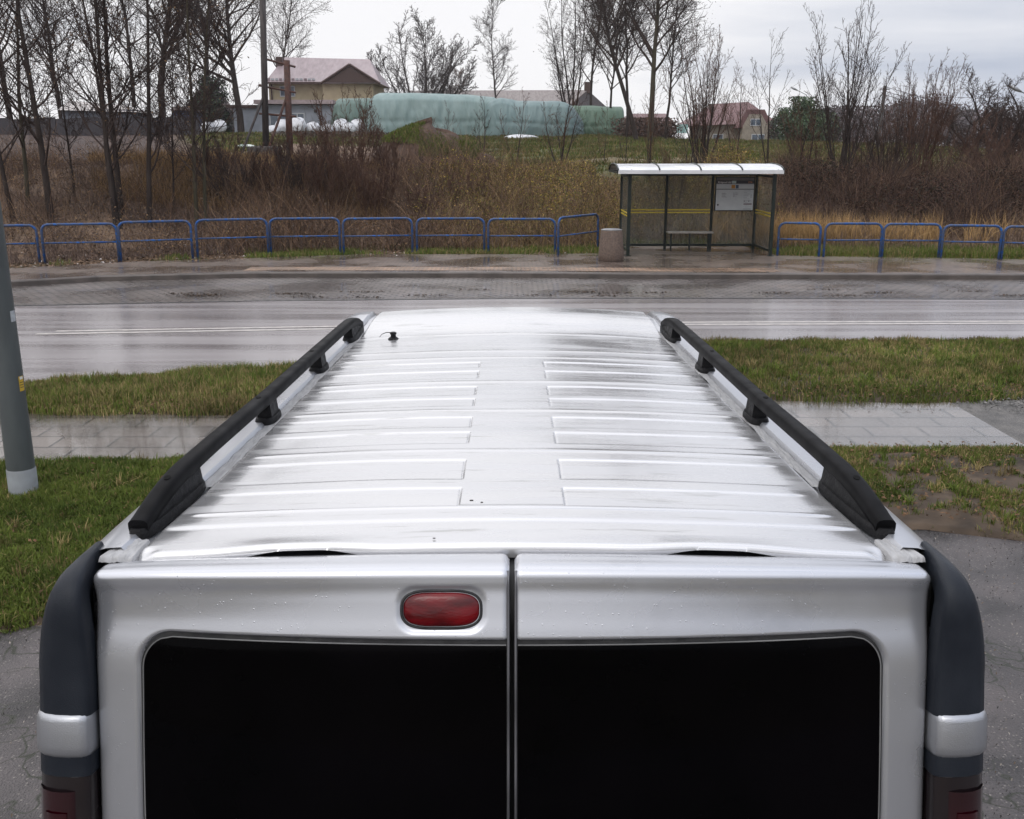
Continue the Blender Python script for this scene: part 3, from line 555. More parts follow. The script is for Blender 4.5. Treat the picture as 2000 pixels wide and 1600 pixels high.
ss = np.concatenate([np.linspace(0, .5, 170), np.linspace(.505, _S[-1], 90)])
for s_ in (-1, 1):
    nx = 150; u = np.concatenate([[0, .002, .006], np.linspace(.012, .988, nx), [.994, .998, 1]]); nu = len(u)
    SS = np.repeat(ss[:, None], nu, 1); XE = xe_f(SS); X0 = .0055+0.018*(1-sstep(.0, .05, SS))**2
    X = X0+(XE-X0)*u[None]
    Yd, Zd = doorP(X, SS)
    # rolled edges
    e1 = np.minimum(X-X0, XE-X); roll = 0.010*(1-sstep(0, .010, e1))**2
    Yd = Yd+roll*sstep(.05, .2, SS)+0.0*roll; Zd = Zd-roll*(1-sstep(.05, .2, SS))
    # window recess
    zt = WT+0.007*(X/.7)**2*0
    qx = np.maximum(X-(WX-WR), 0); qz = np.maximum(np.maximum(Zd-(zt-WR), (WBt+WR)-Zd), 0)
    d_ = np.hypot(qx, qz)-WR                         # <0 inside
    d2 = np.maximum(np.maximum(X-WX, Zd-zt), WBt-Zd); d_ = np.where((qx > 0) & (qz > 0), d_, d2)
    rec = 1-sstep(-.002, .010, d_); Yd = Yd+0.013*rec
    # recess round the high brake lamp
    if s_ < 0:
        bx, bz, hw, hh = .144, 1.890, .084, .040
        qx = np.maximum(np.abs(X-bx)-(hw-.03), 0); sb = s_of_z(bz-crown(.144)*.6)
        qz = np.maximum(np.abs(SS-sb)-(hh-.03), 0); db = np.hypot(qx, qz)-.03
        rb = 1-sstep(-.001, .008, db); Yd = Yd+0.004*rb; Zd = Zd-.002*rb
    V = np.stack([s_*X, Yd, Zd], -1).reshape(-1, 3); i, j = np.meshgrid(np.arange(len(ss)-1), np.arange(nu-1), indexing='ij'); a = (i*nu+j).ravel()
    F = np.stack([a, a+1, a+nu+1, a+nu], 1) if s_ < 0 else np.stack([a, a+nu, a+nu+1, a+1], 1)
    dr = vb(np_mesh('rear_door', V, F, M_body, van, smooth=True))
    # glass with rubber rim
    def patch(inset, x_in, dep, nz_=60, nxx=40):
        rows = []; zt = WT-inset; zb = WBt+inset; R = WR-inset
        q = np.concatenate([np.linspace(0, R*2.2, 26), np.linspace(R*2.2+.01, (zt-zb)-R-.005, 26), (zt-zb)-np.linspace(R, 0, 10)])
        for dzv in q:
            z = zt-dzv; cz = max(0.0, R-dzv, R-(zt-zb-dzv)); xm = WX-inset-R+math.sqrt(max(0, R*R-min(cz, R)**2))
            xx = np.linspace(x_in, xm, nxx)
            sv = s_of_z(z-0.0)
            for _ in range(6):
                yv, zv = doorP(xx, sv); sv = np.clip(sv+(zv-z)*1.0, 0.02, _S[-1])
            rows.append([(s_*x, float(y)+dep, z) for x, y in zip(xx, yv)])
        return rows
    vb(MB().grid(patch(-.004, .009, .0095)).build('window_seal', M_rubber, van, smooth=True))
    wn_ = vb(MB().grid(patch(.006, .012, .0055)).build('rear_window', M_glass, van, smooth=True))
    rim = []
    P_ = patch(.0045, .012, .0040); outl = [r_[-1] for r_ in P_]; topl = P_[0]
    line = [topl[k] for k in range(len(topl))]+outl[1:]
    MB().tube(line, .0014, 5).build('chrome_line', mat('grey_bead', (.12, .12, .12), (.2, .2, .2), 5, .3, .5), wn_)
    vb(MB().tube([(s_*.0075, float(doorP(np.array([.0075]), z_)[0][0])+.003, float(doorP(np.array([.0075]), z_)[1][0])) for z_ in np.linspace(.12, 1.2, 40)], .0028, 6).build('gap_seal', mat('gap_metal', (.16, .16, .17), (.08, .08, .085), 6, .3, .5, metal=.5), van, smooth=True))
# dark shut-line behind the doors and under the roof lip
rows = []
for (y, z, hw) in ((2.075, 1.932, .80), (2.01, 1.928, .84), (1.99, 1.90, .84), (1.94, 1.88, .86), (1.93, 1.80, .86), (1.90, 1.65, .86), (1.85, 1.4, .86), (1.81, .7, .86)):
    rows.append([(x, y, z+(.02*(1-(x/.85)**2) if z > 1.85 else 0)) for x in np.linspace(-hw, hw, 13)])
vb(MB().grid(rows).build('door_gasket', mat('dark_grey_primer', (.035, .036, .04), (.022, .022, .025), 12, .35, .5), van, smooth=True))
# high brake lamp
sb = s_of_z(1.890-crown(.144)*.6); y_, z_ = doorP(np.array([.144]), sb); y1, z1 = doorP(np.array([.144]), sb+.02)
tg = Vector((0, float(y1[0]-y_[0]), float(z1[0]-z_[0]))).normalized(); nrm = Vector((0, tg.z, -tg.y));  nrm = nrm if nrm.y < 0 else -nrm
cc_ = Vector((-.144, float(y_[0]), float(z_[0])))
rows = []
for k_, (f, h_) in enumerate(((1.0, -.012), (1.0, -.004), (.97, .000), (.90, .0035), (.75, .006), (.45, .0075), (0.02, .008))):
    ring = []
    for q in range(56):
        t = 2*math.pi*q/56; ex = abs(math.cos(t))**.55*math.copysign(1, math.cos(t))*.078; ey = abs(math.sin(t))**.72*math.copysign(1, math.sin(t))*.0345
        ring.append(cc_+Vector((ex*f, 0, 0))+tg*ey*f+nrm*h_)
    rows.append(ring)
bl = vb(MB().grid(rows, close=True).build('brake_light', M_red, van, smooth=True))
ring = [cc_+Vector((abs(math.cos(t))**.55*math.copysign(1, math.cos(t))*.0815, 0, 0))+tg*abs(math.sin(t))**.72*math.copysign(1, math.sin(t))*.038+nrm*-.003 for t in np.linspace(0, 2*math.pi, 57)]
MB().tube(ring, .0030, 6, caps=False).build('rubber_gasket', M_rubber, bl, smooth=True)
# corner pillars: grained cover, silver band, tail lamp
PC = [(2.075, 1.955), (2.03, 1.958), (1.985, 1.959), (1.945, 1.956), (1.915, 1.947), (1.892, 1.932), (1.875, 1.910), (1.862, 1.880), (1.850, 1.84), (1.835, 1.785), (1.815, 1.70), (1.792, 1.60), (1.770, 1.495), (1.752, 1.40), (1.724, 1.2), (1.704, 1.0), (1.69, .8)]
_c = [0]
for a, b in zip(PC[:-1], PC[1:]): _c.append(_c[-1]+math.hypot(a[0]-b[0], a[1]-b[1]))
_C = np.array(_c); _CY = np.array([p[0] for p in PC]); _CZ = np.array([p[1] for p in PC])
cof = lambda z: float(np.interp(-z, -_CZ[3:], _C[3:]))
def psec(c):
    y = float(cr_interp(_C, _CY, c)); z = float(cr_interp(_C, _CZ, c)); c2 = min(c+.012, _C[-1]-1e-4); c1 = max(c2-.024, 0)
    ty = float(cr_interp(_C, _CY, c2)-cr_interp(_C, _CY, c1)); tz = float(cr_interp(_C, _CZ, c2)-cr_interp(_C, _CZ, c1)); l_ = math.hypot(ty, tz)
    return y+.036*float(sstep(.15, .40, c))-.004, z, Vector((0, tz/l_, -ty/l_))
def pillar(s_, c0, c1, n, prof, name, m, ytop=None):
    rows = []
    for c in np.linspace(c0, c1, n):
        y, z, N_ = psec(float(c)); xe = float(np.interp(c, [0, .08, .16, .25, .4, .5], [.899, .890, .880, .874, .868, .866])); out = PO-.040*float(1-sstep(.02, .30, c))+.022*float(sstep(.2, .38, c))
        rows.append([Vector((s_*(xe+.006+(out-xe-.006)*t), y, z))+N_*h for t, h in prof])
    return vb(MB().grid(rows).build(name, m, van, smooth=True, auto=55))
PO = .978
cover = [(0, -.05), (0, -.006), (.03, .002), (.10, .007), (.30, .009), (.55, .005), (.76, -.006), (.90, -.024), (.975, -.052), (1, -.09), (1, -.14), (.99, -.19)]
band = [(-.02, -.05), (-.02, .002), (.03, .010), (.12, .014), (.33, .016), (.58, .012), (.79, .001), (.93, -.017), (1.01, -.046), (1.035, -.09), (1.035, -.14), (1.0, -.19)]
mid = lambda a, b, t: [(p[0]*(1-t)+q[0]*t, p[1]*(1-t)+q[1]*t) for p, q in zip(a, b)]
sz = cof
for s_ in (-1, 1):
    pillar(s_, .002, sz(1.6699), 46, cover, 'corner_cover', M_trim)
    # silver band with rounded shoulders
    rows_prof = [(sz(1.6739), mid(cover, band, -.15)), (sz(1.6719), mid(cover, band, .35)), (sz(1.6669), mid(cover, band, .8)), (sz(1.6599), band), (sz(1.6099), band), (sz(1.5969), mid(cover, band, .85)), (sz(1.5909), mid(cover, band, .4)), (sz(1.5869), mid(cover, band, -.1))]
    rws = []
    for s, pf in rows_prof:
        y, z, N_ = psec(s); xe = float(xe_f(s-.075))
        rws.append([Vector((s_*(xe+.006+(PO+.022-xe-.006)*t), y, z))+N_*h for t, h in pf])
    vb(MB().grid(rws).build('corner_band', M_band, van, smooth=True))
    pillar(s_, sz(1.5899), sz(1.5479), 6, cover, 'lamp_cap', M_trim)
    pillar(s_, sz(1.5469), sz(1.05), 14, mid(cover, band, -.25), 'lamp_housing', mat('lamp_black', (.006, .004, .005), (.012, .008, .009), 6, .12, .3, coat=.3), None)
    tl = pillar(s_, sz(1.5179), sz(1.10), 14, [(.22, -.004), (.24, .008), (.3, .012), (.45, .013), (.62, .008), (.8, -.006), (.92, -.028), (.98, -.06), (1.0, -.11), (1.0, -.15)], 'tail_light', M_dred)
    pillar(s_, sz(1.4749), sz(1.12), 10, [(.34, .0), (.36, .0155), (.5, .0165), (.62, .0125), (.74, .003), (.76, -.01)], 'lamp_reflector', mat('dark_red_reflector', (.035, .001, .004), (.02, .001, .003), 9, .12, .25, coat=.3))
    vb(MB().grid([[(s_*x, y, z) for x, y in ((.855, 1.80), (.86, 1.73), (.91, 1.74), (.96, 1.80), (.975, 2.0), (.975, 2.2))] for z in (1.06, .9, .6)]).build('rear_corner', M_body, van, smooth=True))
    vb(MB().grid([[(s_*x, y, z) for x, y in ((.955, 1.93), (.962, 2.1), (.965, 2.4))] for z in (1.86, 1.5, 1.0)]).build('quarter_panel', M_body, van, smooth=True))
bp = [[(x, 1.62+.12*(abs(x)/.95)**3+dy, z) for x in np.linspace(-.97, .97, 25)] for dy, z in ((.1, .64), (.0, .63), (-.03, .60), (-.03, .36), (.03, .30), (.15, .29))]
vb(MB().grid(bp).build('rear_bumper', M_trim, van, smooth=True))
# roof rails
barX = lambda y: float(railX(y))-.012
def rail(s_):
    path = [(2.125, 0, 1.975), (2.16, 0, 1.988), (2.21, 0, 2.002), (2.28, 0, 2.018), (2.36, 0, 2.030), (2.46, 0, 2.034), (2.6, 0, 2.036), (3.14, 0, 2.035), (3.9, 0, 2.037), (4.4, 0, 2.040), (4.58, 0, 2.038), (4.68, 0, 2.025), (4.75, 0, 2.008), (4.78, 0, 1.985)]
    sec = [(-.0225, -.016), (-.023, -.004), (-.022, .006), (-.017, .0125), (-.008, .0145), (.008, .0145), (.017, .0125), (.022, .006), (.023, -.004), (.0225, -.016), (.018, -.023), (-.018, -.023)]
    ys = np.concatenate([np.linspace(2.125, 2.6, 30), np.linspace(2.65, 4.4, 24), np.linspace(4.42, 4.78, 18)])
    zs = np.interp(ys, [p[0] for p in path], [p[2] for p in path]); zs = np.convolve(np.pad(zs, 2, 'edge'), np.ones(5)/5, 'valid')
    rows = []
    for k, y in enumerate(ys):
        k0, k1 = max(k-1, 0), min(k+1, len(ys)-1)
        ty, tz = ys[k1]-ys[k0], zs[k1]-zs[k0]; l_ = math.hypot(ty, tz); ty /= l_; tz /= l_
        wf = 0.98
        rows.append([(s_*(barX(y)+a*wf), y-tz*b, zs[k]+ty*b) for a, b in sec])
    mb = MB().grid(rows, close=True); n = len(sec); mb.f += [tuple(range(n)), tuple(range(len(mb.v)-n, len(mb.v)))]; mb.mi += [0, 0]
    rl = vb(mb.build('roof_rail', M_rail, van, smooth=True, auto=50))
    def capd(y):
        z = float(np.interp(y, ys, zs)); x = s_*barX(y); k = np.searchsorted(ys, y); sl = math.atan2(zs[k]-zs[k-1], ys[k]-ys[k-1])
        M_ = Matrix.Translation((x, y-math.sin(sl)*.0148, z+math.cos(sl)*.0148)) @ Matrix.Rotation(sl, 4, 'X')
        pts = [M_ @ Vector((.008*math.cos(t), .011*math.sin(t), 0)) for t in np.linspace(0, 2*math.pi, 20, endpoint=False)]
        MB().prism(pts, (0, 0, .0012)).build('screw_cap', mat('cap_black', (.001, .001, .001), (.002, .002, .002), 5, .7, .8, spec=.1), rl)
    for y in (2.30, 3.05, 3.80): capd(y)
    def base_z(x, y): return float(zside(y))+.001
    def foot(y0, y1, wedge):
        zb = lambda y: base_z(0, y)
        # flange: outline round both ends, two steps
        def flange(y0, y1, hw, z0, z1, inset):
            pts = []; ym = (y0+y1)/2
            for t in np.linspace(0, 2*math.pi, 36, endpoint=False):
                cx = math.copysign(abs(math.cos(t))**.55, math.cos(t))*hw; cy = math.copysign(abs(math.sin(t))**.75, math.sin(t))*(y1-y0)/2
                pts.append((cx, ym+cy))
            rows = []
            for f, z in ((1, z0), (1, z0+.55*(z1-z0)), (1-.12, z1)):
                rows.append([(s_*(barX(y)+x*f), ym+(y-ym)*(1-(1-f)*.3), zb(y)+z) for x, y in pts])
            mb = MB().grid(rows, close=True); n = len(pts); mb.f += [tuple(range(2*n, 3*n))]; mb.mi += [0]; return mb
        mb = flange(y0-.02, y1+.02, .033, -.012, .012, .01)
        if wedge:
            pr = []
            ysw = np.linspace(y0+.015, y1-.012, 14)
            for y in ysw: pr.append((y, float(np.interp(y, ys, zs))-.010))
            yb = ysw[::-1]
            poly_ = [(y, z) for y, z in pr]+[(y, zb(y)+.006) for y in yb]
            ks = len(pr)
            vs = []
            for sx_ in (-1, 1):
                for k, (y, z) in enumerate(poly_):
                    hw = .015 if k < ks else .023
                    vs.append((s_*(barX(y)+sx_*hw), y, z))
            n = len(poly_); mb.add(vs, [tuple(range(n)), tuple(range(2*n-1, n-1, -1))]+[(k, n+k, n+(k+1) % n, (k+1) % n) for k in range(n)])
        else:
            ym = (y0+y1)/2; hy = (y1-y0)/2-.006; x = s_*barX(ym); zt = float(np.interp(ym, ys, zs))-.008
            vs = [(x+a*.024, ym+b*hy, zb(ym)+.006) for a, b in ((-1, -1), (1, -1), (1, 1), (-1, 1))]+[(x+a*.017, ym+b*hy*.9, zt) for a, b in ((-1, -1), (1, -1), (1, 1), (-1, 1))]
            mb.add(vs, [(0, 1, 2, 3), (4, 5, 6, 7), (0, 1, 5, 4), (1, 2, 6, 5), (2, 3, 7, 6), (3, 0, 4, 7)])
        mb.build('rail_foot', M_foot, rl, smooth=True, auto=35)
    foot(2.13, 2.47, True); foot(3.09, 3.20, False); foot(3.85, 3.96, False); foot(4.50, 4.78, True)
rail(-1); rail(1)
# sealant smeared in the roof ditches and corners
r = np.random.default_rng(77)
for s_ in (-1, 1):
    rows = []
    for y in np.linspace(2.47, 4.7, 150):
        w_ = float(roofW(y)); a0 = w_-.004-.014*float(vnoise(y, 0, .16, 71+s_)); a1 = w_+.027
        row = []
        for t in np.linspace(0, 1, 8):
            x = a0+(a1-a0)*t; zb = float(zroof(a0, y)) if x < w_ else float(zside(y))-.014
            zz = (float(zroof(min(x, w_), y))-.001 if x < w_-.004 else float(zside(y))-.009)+.004*float(vnoise(y, x, .05, 72))-.003*(t < .01)
            row.append((s_*x, y, zz))
        rows.append(row)
    vb(MB().grid(rows).build('sealant', M_seal, van, smooth=True))
    rows = []
    for y in np.linspace(1.992, 2.10, 26):
        row = []
        for t in np.linspace(0, 1, 34):
            x = float(.815+.055*t+.02*(2.10-y)/.11*t); zz = 1.953-.02*(t < .02)+.006*float(vnoise(x*1.0+y*.35, y*.22, .0055, 75))*math.sin(math.pi*t)**.5+.008*max(0, t-.75)-.02*float(sstep(.0, 1, (2.0-y)/.015))
            row.append((s_*x, y+.006*float(vnoise(x, 0, .01, 76)), zz))
        rows.append(row)
    vb(MB().grid(rows).build('sealant', M_seal, van, smooth=True))
# water feed line, aerial
P = G(768, 650, 2.0)
zr_ = float(zroof(P.x, P.y))
ae = vb(MB().lathe((P.x, P.y, zr_-.002), [(.024, 0), (.025, .003), (.019, .009), (.013, .012), (.011, .022), (.015, .024), (.015, .032), (.008, .035)], 24).build('aerial_base', M_foot, van, smooth=True, auto=40))
MB().tube([(P.x-.01, P.y, zr_+.030), (P.x-.03, P.y-.01, zr_+.032), (P.x-.05, P.y-.01, zr_+.024), (P.x-.06, P.y-.02, zr_+.012)], [.002, .0018, .0015, .001], 6).build('aerial_wire', M_foot, ae, smooth=True)
# little rust chips on the roof edge
for k, (px, py) in enumerate(((848, 1056), (921, 982), (941, 986))):
    P = G(px, py, 1.98); z = float(zroof(P.x, P.y)); q = .002+.001*(k % 2)
    vb(MB().prism([(P.x+q*math.cos(t)*1.6, P.y+q*math.sin(t), z) for t in np.linspace(0, 6.28, 8, endpoint=False)], (0, 0, .0012)).build('paint_chip', mat('rust_chip', (.02, .015, .012), None, 5, .8), van))
# ================================================================ street furniture
M_blue = mat('blue_barrier_paint', (0.005, 0.062, 0.23), (0.009, 0.085, 0.30), 7, 0.35, 0.55, bump=0.15, c3=(0.05, 0.06, 0.09), spec=.25)
def barrier(x0, x1, yt, yb0, yb1, label, zb=0.1):
    a = G(x0, yb0, zb); b = G(x1, yb1, zb); d = (b-a); Lw = d.length; d.normalize()
    h = (CH-zb)-((CH)-W((x0+x1)/2, yt, (a.y+b.y)/2).z); h = max(.85, min(1.2, h))
    t = thing('barrier', label, 'barrier', a, math.atan2(d.y, d.x), 'blue tube barriers along the far pavement')
    R = .17; pts = [(0.0, 0, -.25), (0, 0, h-R)]
    pts += [(R-R*math.cos(q), 0, h-R+R*math.sin(q)) for q in np.linspace(.25, math.pi/2, 6)]
    pts += [(Lw-R+R*math.sin(q), 0, h-R+R*math.cos(q)) for q in np.linspace(0, math.pi/2-.25, 6)]+[(Lw, 0, h-R), (Lw, 0, -.25)]
    MB().tube(pts, .032, 10).build('bent_tube_frame', M_blue, t, smooth=True)
    MB().tube([(0.02, 0, h*.52), (Lw-.02, 0, h*.52)], .021, 8).build('middle_rail', M_blue, t, smooth=True)
bars = [(-75, 78, 441, 517, 514, 'blue tube barrier cut by the left edge beside the lamp post'),
 (88, 233, 438, 514, 511, 'blue barrier second from the left, standing in brown leaves below the twin trunks'),
 (237, 377, 433, 511, 506, 'blue barrier third from the left, below the leaning dark trunks'),
 (387, 525, 429, 505, 501, 'blue barrier fourth from the left, with pale litter lying behind it'),
 (530, 665, 427, 500, 498, 'blue barrier fifth from the left, below the two dark posts'),
 (672, 806, 427, 498, 496, 'blue barrier sixth from the left, in front of the reddish shrub'),
 (815, 946, 427, 496, 495, 'blue barrier third to the left of the bus shelter'),
 (954, 1084, 428, 496, 496, 'blue barrier second to the left of the bus shelter'),
 (1090, 1167, 422, 500, 488, 'short blue barrier turned in beside the concrete litter bin'),
 (1518, 1599, 436, 501, 503, 'short blue barrier right beside the bus shelter'),
 (1608, 1718, 437, 504, 504, 'blue barrier second to the right of the bus shelter'),
 (1722, 1832, 438, 504, 505, 'blue barrier third to the right of the bus shelter'),
 (1837, 1950, 441, 506, 508, 'blue barrier fourth to the right of the bus shelter'),
 (1955, 2070, 444, 508, 511, 'blue barrier cut by the right edge of the picture')]
for b_ in bars: barrier(*b_)
# lamp post
M_post = mat('grey_green_post', (0.075, 0.085, 0.088), (0.045, 0.052, 0.054), 4, 0.4, 0.6, bump=0.2, bscale=30, stretch=(1, 1, .3))
M_postb = mat('pale_grey_base', (0.27, 0.29, 0.31), (0.20, 0.21, 0.22), 6, 0.45, 0.65, bump=0.3, bscale=25)
M_steel = mat('galvanised', (0.30, 0.31, 0.32), (0.22, 0.22, 0.23), 9, 0.35, 0.5, metal=0.5)
pb = G(50, 985)
lp = thing('lamp_post', 'thick grey green street lamp post with pale base in the grass', 'lamp post', (pb.x, pb.y, 0))
MB().lathe((0, 0, 0), [(.114, -.1), (.113, .0), (.112, .30), (.109, .315)], 32).build('pale_base', M_postb, lp, smooth=True, auto=40)
MB().tube([(0, 0, .31), (0, 0, 8.0)], [.108, .062], 32).build('shaft', M_post, lp, smooth=True, auto=60)
MB().tube([(0, 0, 7.9), (.05, .05, 8.15), (.5, .5, 8.35), (1.0, 1.0, 8.4)], .03, 10).build('lamp_arm', M_post, lp, smooth=True)
MB().lathe((1.2, 1.2, 8.33), [(.05, 0), (.13, .02), (.14, .07), (.06, .12)], 16).build('lamp_head', M_steel, lp, smooth=True)
def on_post(z, az, wdt, hgt, r, nm, m, parent=lp, off=.0012, nseg=6):
    rows = []
    for zz in (z-hgt/2, z+hgt/2):
        rows.append([((r+off)*math.cos(az+q), (r+off)*math.sin(az+q), zz) for q in np.linspace(-wdt/r/2, wdt/r/2, nseg)])
    return MB().grid(rows).build(nm, m, parent, smooth=True)
rz_ = lambda z: .108-(z-.31)*.046/7.69
azc = math.atan2(-pb.y, -pb.x)+.62
zst = W(43, 748, pb.y).z; sk = on_post(zst, azc+.30, .055, .12, rz_(zst), 'warning_sticker', mat('yellow_sticker', (.55, .36, .03), (.45, .28, .02), 30, .5))
on_post(zst+.045, azc+.30, .035, .022, rz_(zst), 'sticker_panel', mat('white_label', (.6, .6, .58), None, 5, .5), sk, .0022)
for k in range(3): on_post(zst+.01-.02*k, azc+.30, .040, .006, rz_(zst), 'sticker_line', mat('dark_print', (.03, .03, .03), None, 5, .5), sk, .0022)
zt_ = W(30, 617, pb.y).z; on_post(zt_, azc+.35, .06, .085, rz_(zt_), 'number_plate', mat('grey_label', (.42, .44, .46), (.3, .31, .33), 30, .5))
# bus shelter
M_dkg = mat('dark_green_frame', (0.006, 0.011, 0.009), (0.012, 0.017, 0.015), 9, 0.35, 0.5, bump=0.1, spec=.3)
def clear_mat(name, tint, grey, fac):
    m = bpy.data.materials.new(name); m.use_nodes = True; nt = m.node_tree; N = nt.nodes.new; L = nt.links.new; nt.nodes.clear()
    o = N('ShaderNodeOutputMaterial'); t = N('ShaderNodeBsdfTransparent'); t.inputs[0].default_value = (*tint, 1)
    p = N('ShaderNodeBsdfPrincipled'); p.inputs['Base Color'].default_value = (*grey, 1); p.inputs['Roughness'].default_value = .12
    tc = N('ShaderNodeTexCoord'); n = N('ShaderNodeTexNoise'); n.inputs['Scale'].default_value = 3; n.inputs['Detail'].default_value = 6; L(tc.outputs['Object'], n.inputs['Vector'])
    r = N('ShaderNodeMapRange'); r.inputs['From Min'].default_value = .3; r.inputs['From Max'].default_value = .7; r.inputs['To Min'].default_value = fac*.6; r.inputs['To Max'].default_value = fac*1.5; L(n.outputs[0], r.inputs[0])
    mx = N('ShaderNodeMixShader'); L(r.outputs[0], mx.inputs[0]); L(t.outputs[0], mx.inputs[1]); L(p.outputs[0], mx.inputs[2]); L(mx.outputs[0], o.inputs[0])
    return m
M_pane = clear_mat('misted_glass', (.84, .85, .83), (.26, .26, .25), .21)
M_yel = mat('yellow_tape', (.62, .47, .03), (.5, .38, .03), 20, .45)
FL, FR = G(1226, 500, .12), G(1508, 502, .12)
dv = (FR-FL); SW = dv.length; ang = math.atan2(dv.y, dv.x)+rad(4)
sh = thing('bus_shelter', 'bus shelter with curved pale roof, clear walls and dark green posts', 'bus shelter', (FL.x, FL.y, .12), ang)
D_ = 1.95; HT = 2.24; HB = 2.05
xp = [0.0, SW*.335, SW*.675, SW]
for x in xp:
    MB().box((x-.035, D_-.035, 0), (x+.035, D_+.035, HT)).build('post', M_dkg, sh, bevel=.006)
for x in (0.0, SW):
    MB().box((x-.045, -.035, 0), (x+.045, .035, HT-.05)).box((x-.08, -.08, 0), (x+.08, .08, .015)).build('post', M_dkg, sh, bevel=.006)
    MB().box((x-.025, .035, HB-.04), (x+.025, D_-.035, HB+.02)).build('side_beam', M_dkg, sh)
    MB().box((x-.02, .035, .10), (x+.02, D_-.035, .16)).build('sill_beam', M_dkg, sh)
MB().box((.037, D_-.03, HB-.03), (SW-.037, D_+.02, HB+.03)).build('top_beam', M_dkg, sh)
MB().box((.05, -.025, HT-.12), (SW-.05, .025, HT-.06)).build('front_beam', M_dkg, sh)
MB().box((.037, D_-.028, .08), (SW-.037, D_+.018, .15)).build('sill_beam', M_dkg, sh)
for k in range(3):
    pn = MB().box((xp[k]+.04, D_-.006, .155), (xp[k+1]-.04, D_+.004, HB-.035)).build('glass_pane', M_pane, sh)
    for q in (0, .075) if k < 2 else ():
        MB().box((xp[k]+.042, D_-.0095, 1.00+q), (xp[k+1]-.042, D_-.0065, 1.035+q)).build('yellow_stripe', M_yel, pn)
for x in (0.0, SW):
    pn = MB().box((x-.005, .045, .165), (x+.005, D_-.045, HB-.045)).build('glass_pane', M_pane, sh)
    for q in (0, .075):
        MB().box((x-.0085, .047, 1.00+q), (x+.0085, D_-.047, 1.035+q)).build('yellow_stripe', M_yel, pn)
# curved roof of four sheets
M_poly = mat('milky_roof_sheet', (.60, .60, .62), (.48, .49, .50), 2.5, .16, .35, bump=.1, stretch=(.6, 2, 1))
arc = [(-.32, HT-.06), (-.31, HT-.02), (-.22, HT+.02), (.0, HT+.065), (.35, HT+.10), (.9, HT+.12), (1.4, HT+.105), (1.8, HT+.07), (2.1, HT+.0), (2.2, HT-.06)]
rx = np.linspace(-.34, SW+.14, 5)
for k in range(4):
    rows = [[(rx[k]+.018, y, z) for y, z in arc], [(rx[k+1]-.018, y, z) for y, z in arc]]
    rows2 = [[(x, y, z-.02) for x, y, z in r_] for r_ in rows[::-1]]
    MB().grid(rows+rows2, close=False).build('roof_sheet', M_poly, sh, smooth=True, auto=30)
for k in range(5):
    MB().tube([(rx[k], y, z+.004) for y, z in arc], .022, 6).build('roof_rib', M_dkg, sh, smooth=True)
MB().box((rx[0], -.335, HT-.12), (rx[-1], -.31, HT-.03)).build('roof_fascia', M_poly, sh)
MB().box((rx[0], 2.185, HT-.12), (rx[-1], 2.21, HT-.03)).build('roof_fascia', M_dkg, sh)
for x in (rx[0], rx[-1]):
    MB().box((x-.02, -.31, HT-.11), (x+.02, 2.18, HT-.06)).build('roof_end_bar', M_dkg, sh)
for x in (xp[0], xp[1], xp[2], xp[3]):
    MB().box((x-.02, -.30, HT-.055), (x+.02, 2.17, HT-.01)).build('roof_bearer', M_dkg, sh)
bn = MB().box((xp[1]+.0, D_-.50, .47), (xp[2]+.0, D_-.14, .51)).build('bench', mat('grey_bench', (.34, .31, .28), (.24, .22, .2), 8, .25, .5), sh, bevel=.01)
for x in (xp[1]+.12, (xp[1]+xp[2])/2, xp[2]-.12): MB().box((x-.02, D_-.36, 0), (x+.02, D_-.30, .468)).build('leg', M_dkg, bn)
# timetable board
tb = MB().box((xp[2]+.06, D_-.10, 1.06), (xp[3]-.07, D_-.045, 2.0)).build('timetable_case', M_dkg, sh, bevel=.006)
bx0, bx1, bz0, bz1 = xp[2]+.085, xp[3]-.095, 1.085, 1.975
bw = bx1-bx0
def bpan(nm, u0, v0, u1, v1, m, d=.0): return MB().box((bx0+u0*bw, D_-.104-d, bz1-v1*(bz1-bz0)), (bx0+u1*bw, D_-.101, bz1-v0*(bz1-bz0))).build(nm, m, tb)
M_wh = mat('paper_white', (.56, .58, .60), (.50, .52, .55), 5, .3, .45)
M_pr = mat('print_grey', (.25, .25, .29), None, 5, .5); M_pd = mat('print_dark', (.035, .033, .045), None, 5, .4)
bpan('top_strip', 0, 0, 1, .09, mat('strip_grey', (.11, .10, .10), (.15, .14, .14), 8, .3)); bpan('name_strip', 0, .092, 1, .19, M_pd)
bpan('route_strip', 0, .192, 1, .345, M_wh); bpan('timetable_sheet', 0, .365, 1, 1, M_wh)
bpan('printed_line', 0, .215, 1, .222, M_pr, .003)
M_or = mat('orange_mark', (.50, .22, .03), None, 5, .4); M_nv = mat('navy_mark', (.05, .08, .14), None, 5, .4); M_pl = mat('pale_mark', (.42, .50, .50), None, 5, .4)
bpan('route_mark', .40, .225, .50, .33, M_or, .003); bpan('route_mark', .515, .225, .59, .33, M_nv, .003); bpan('zone_mark', .41, .10, .52, .18, M_pl, .004)
def text(body, size, u, v, m, parent=tb, bold=0.0):
    cu = bpy.data.curves.new('t', 'FONT'); cu.body = body; cu.size = size; cu.extrude = .001; cu.offset = bold
    o = bpy.data.objects.new('t', cu); C.objects.link(o)
    dg = bpy.context.evaluated_depsgraph_get(); me = bpy.data.meshes.new_from_object(o.evaluated_get(dg)); bpy.data.objects.remove(o)
    me.materials.clear(); me.materials.append(m)
    t = bpy.data.objects.new('lettering', me); C.objects.link(t); t.parent = parent; t.location = (bx0+u*bw, D_-.106, bz1-v*(bz1-bz0)); t.rotation_euler = (rad(90), 0, 0); return t
M_wt = mat('white_print', (.6, .58, .58), None, 5, .4)
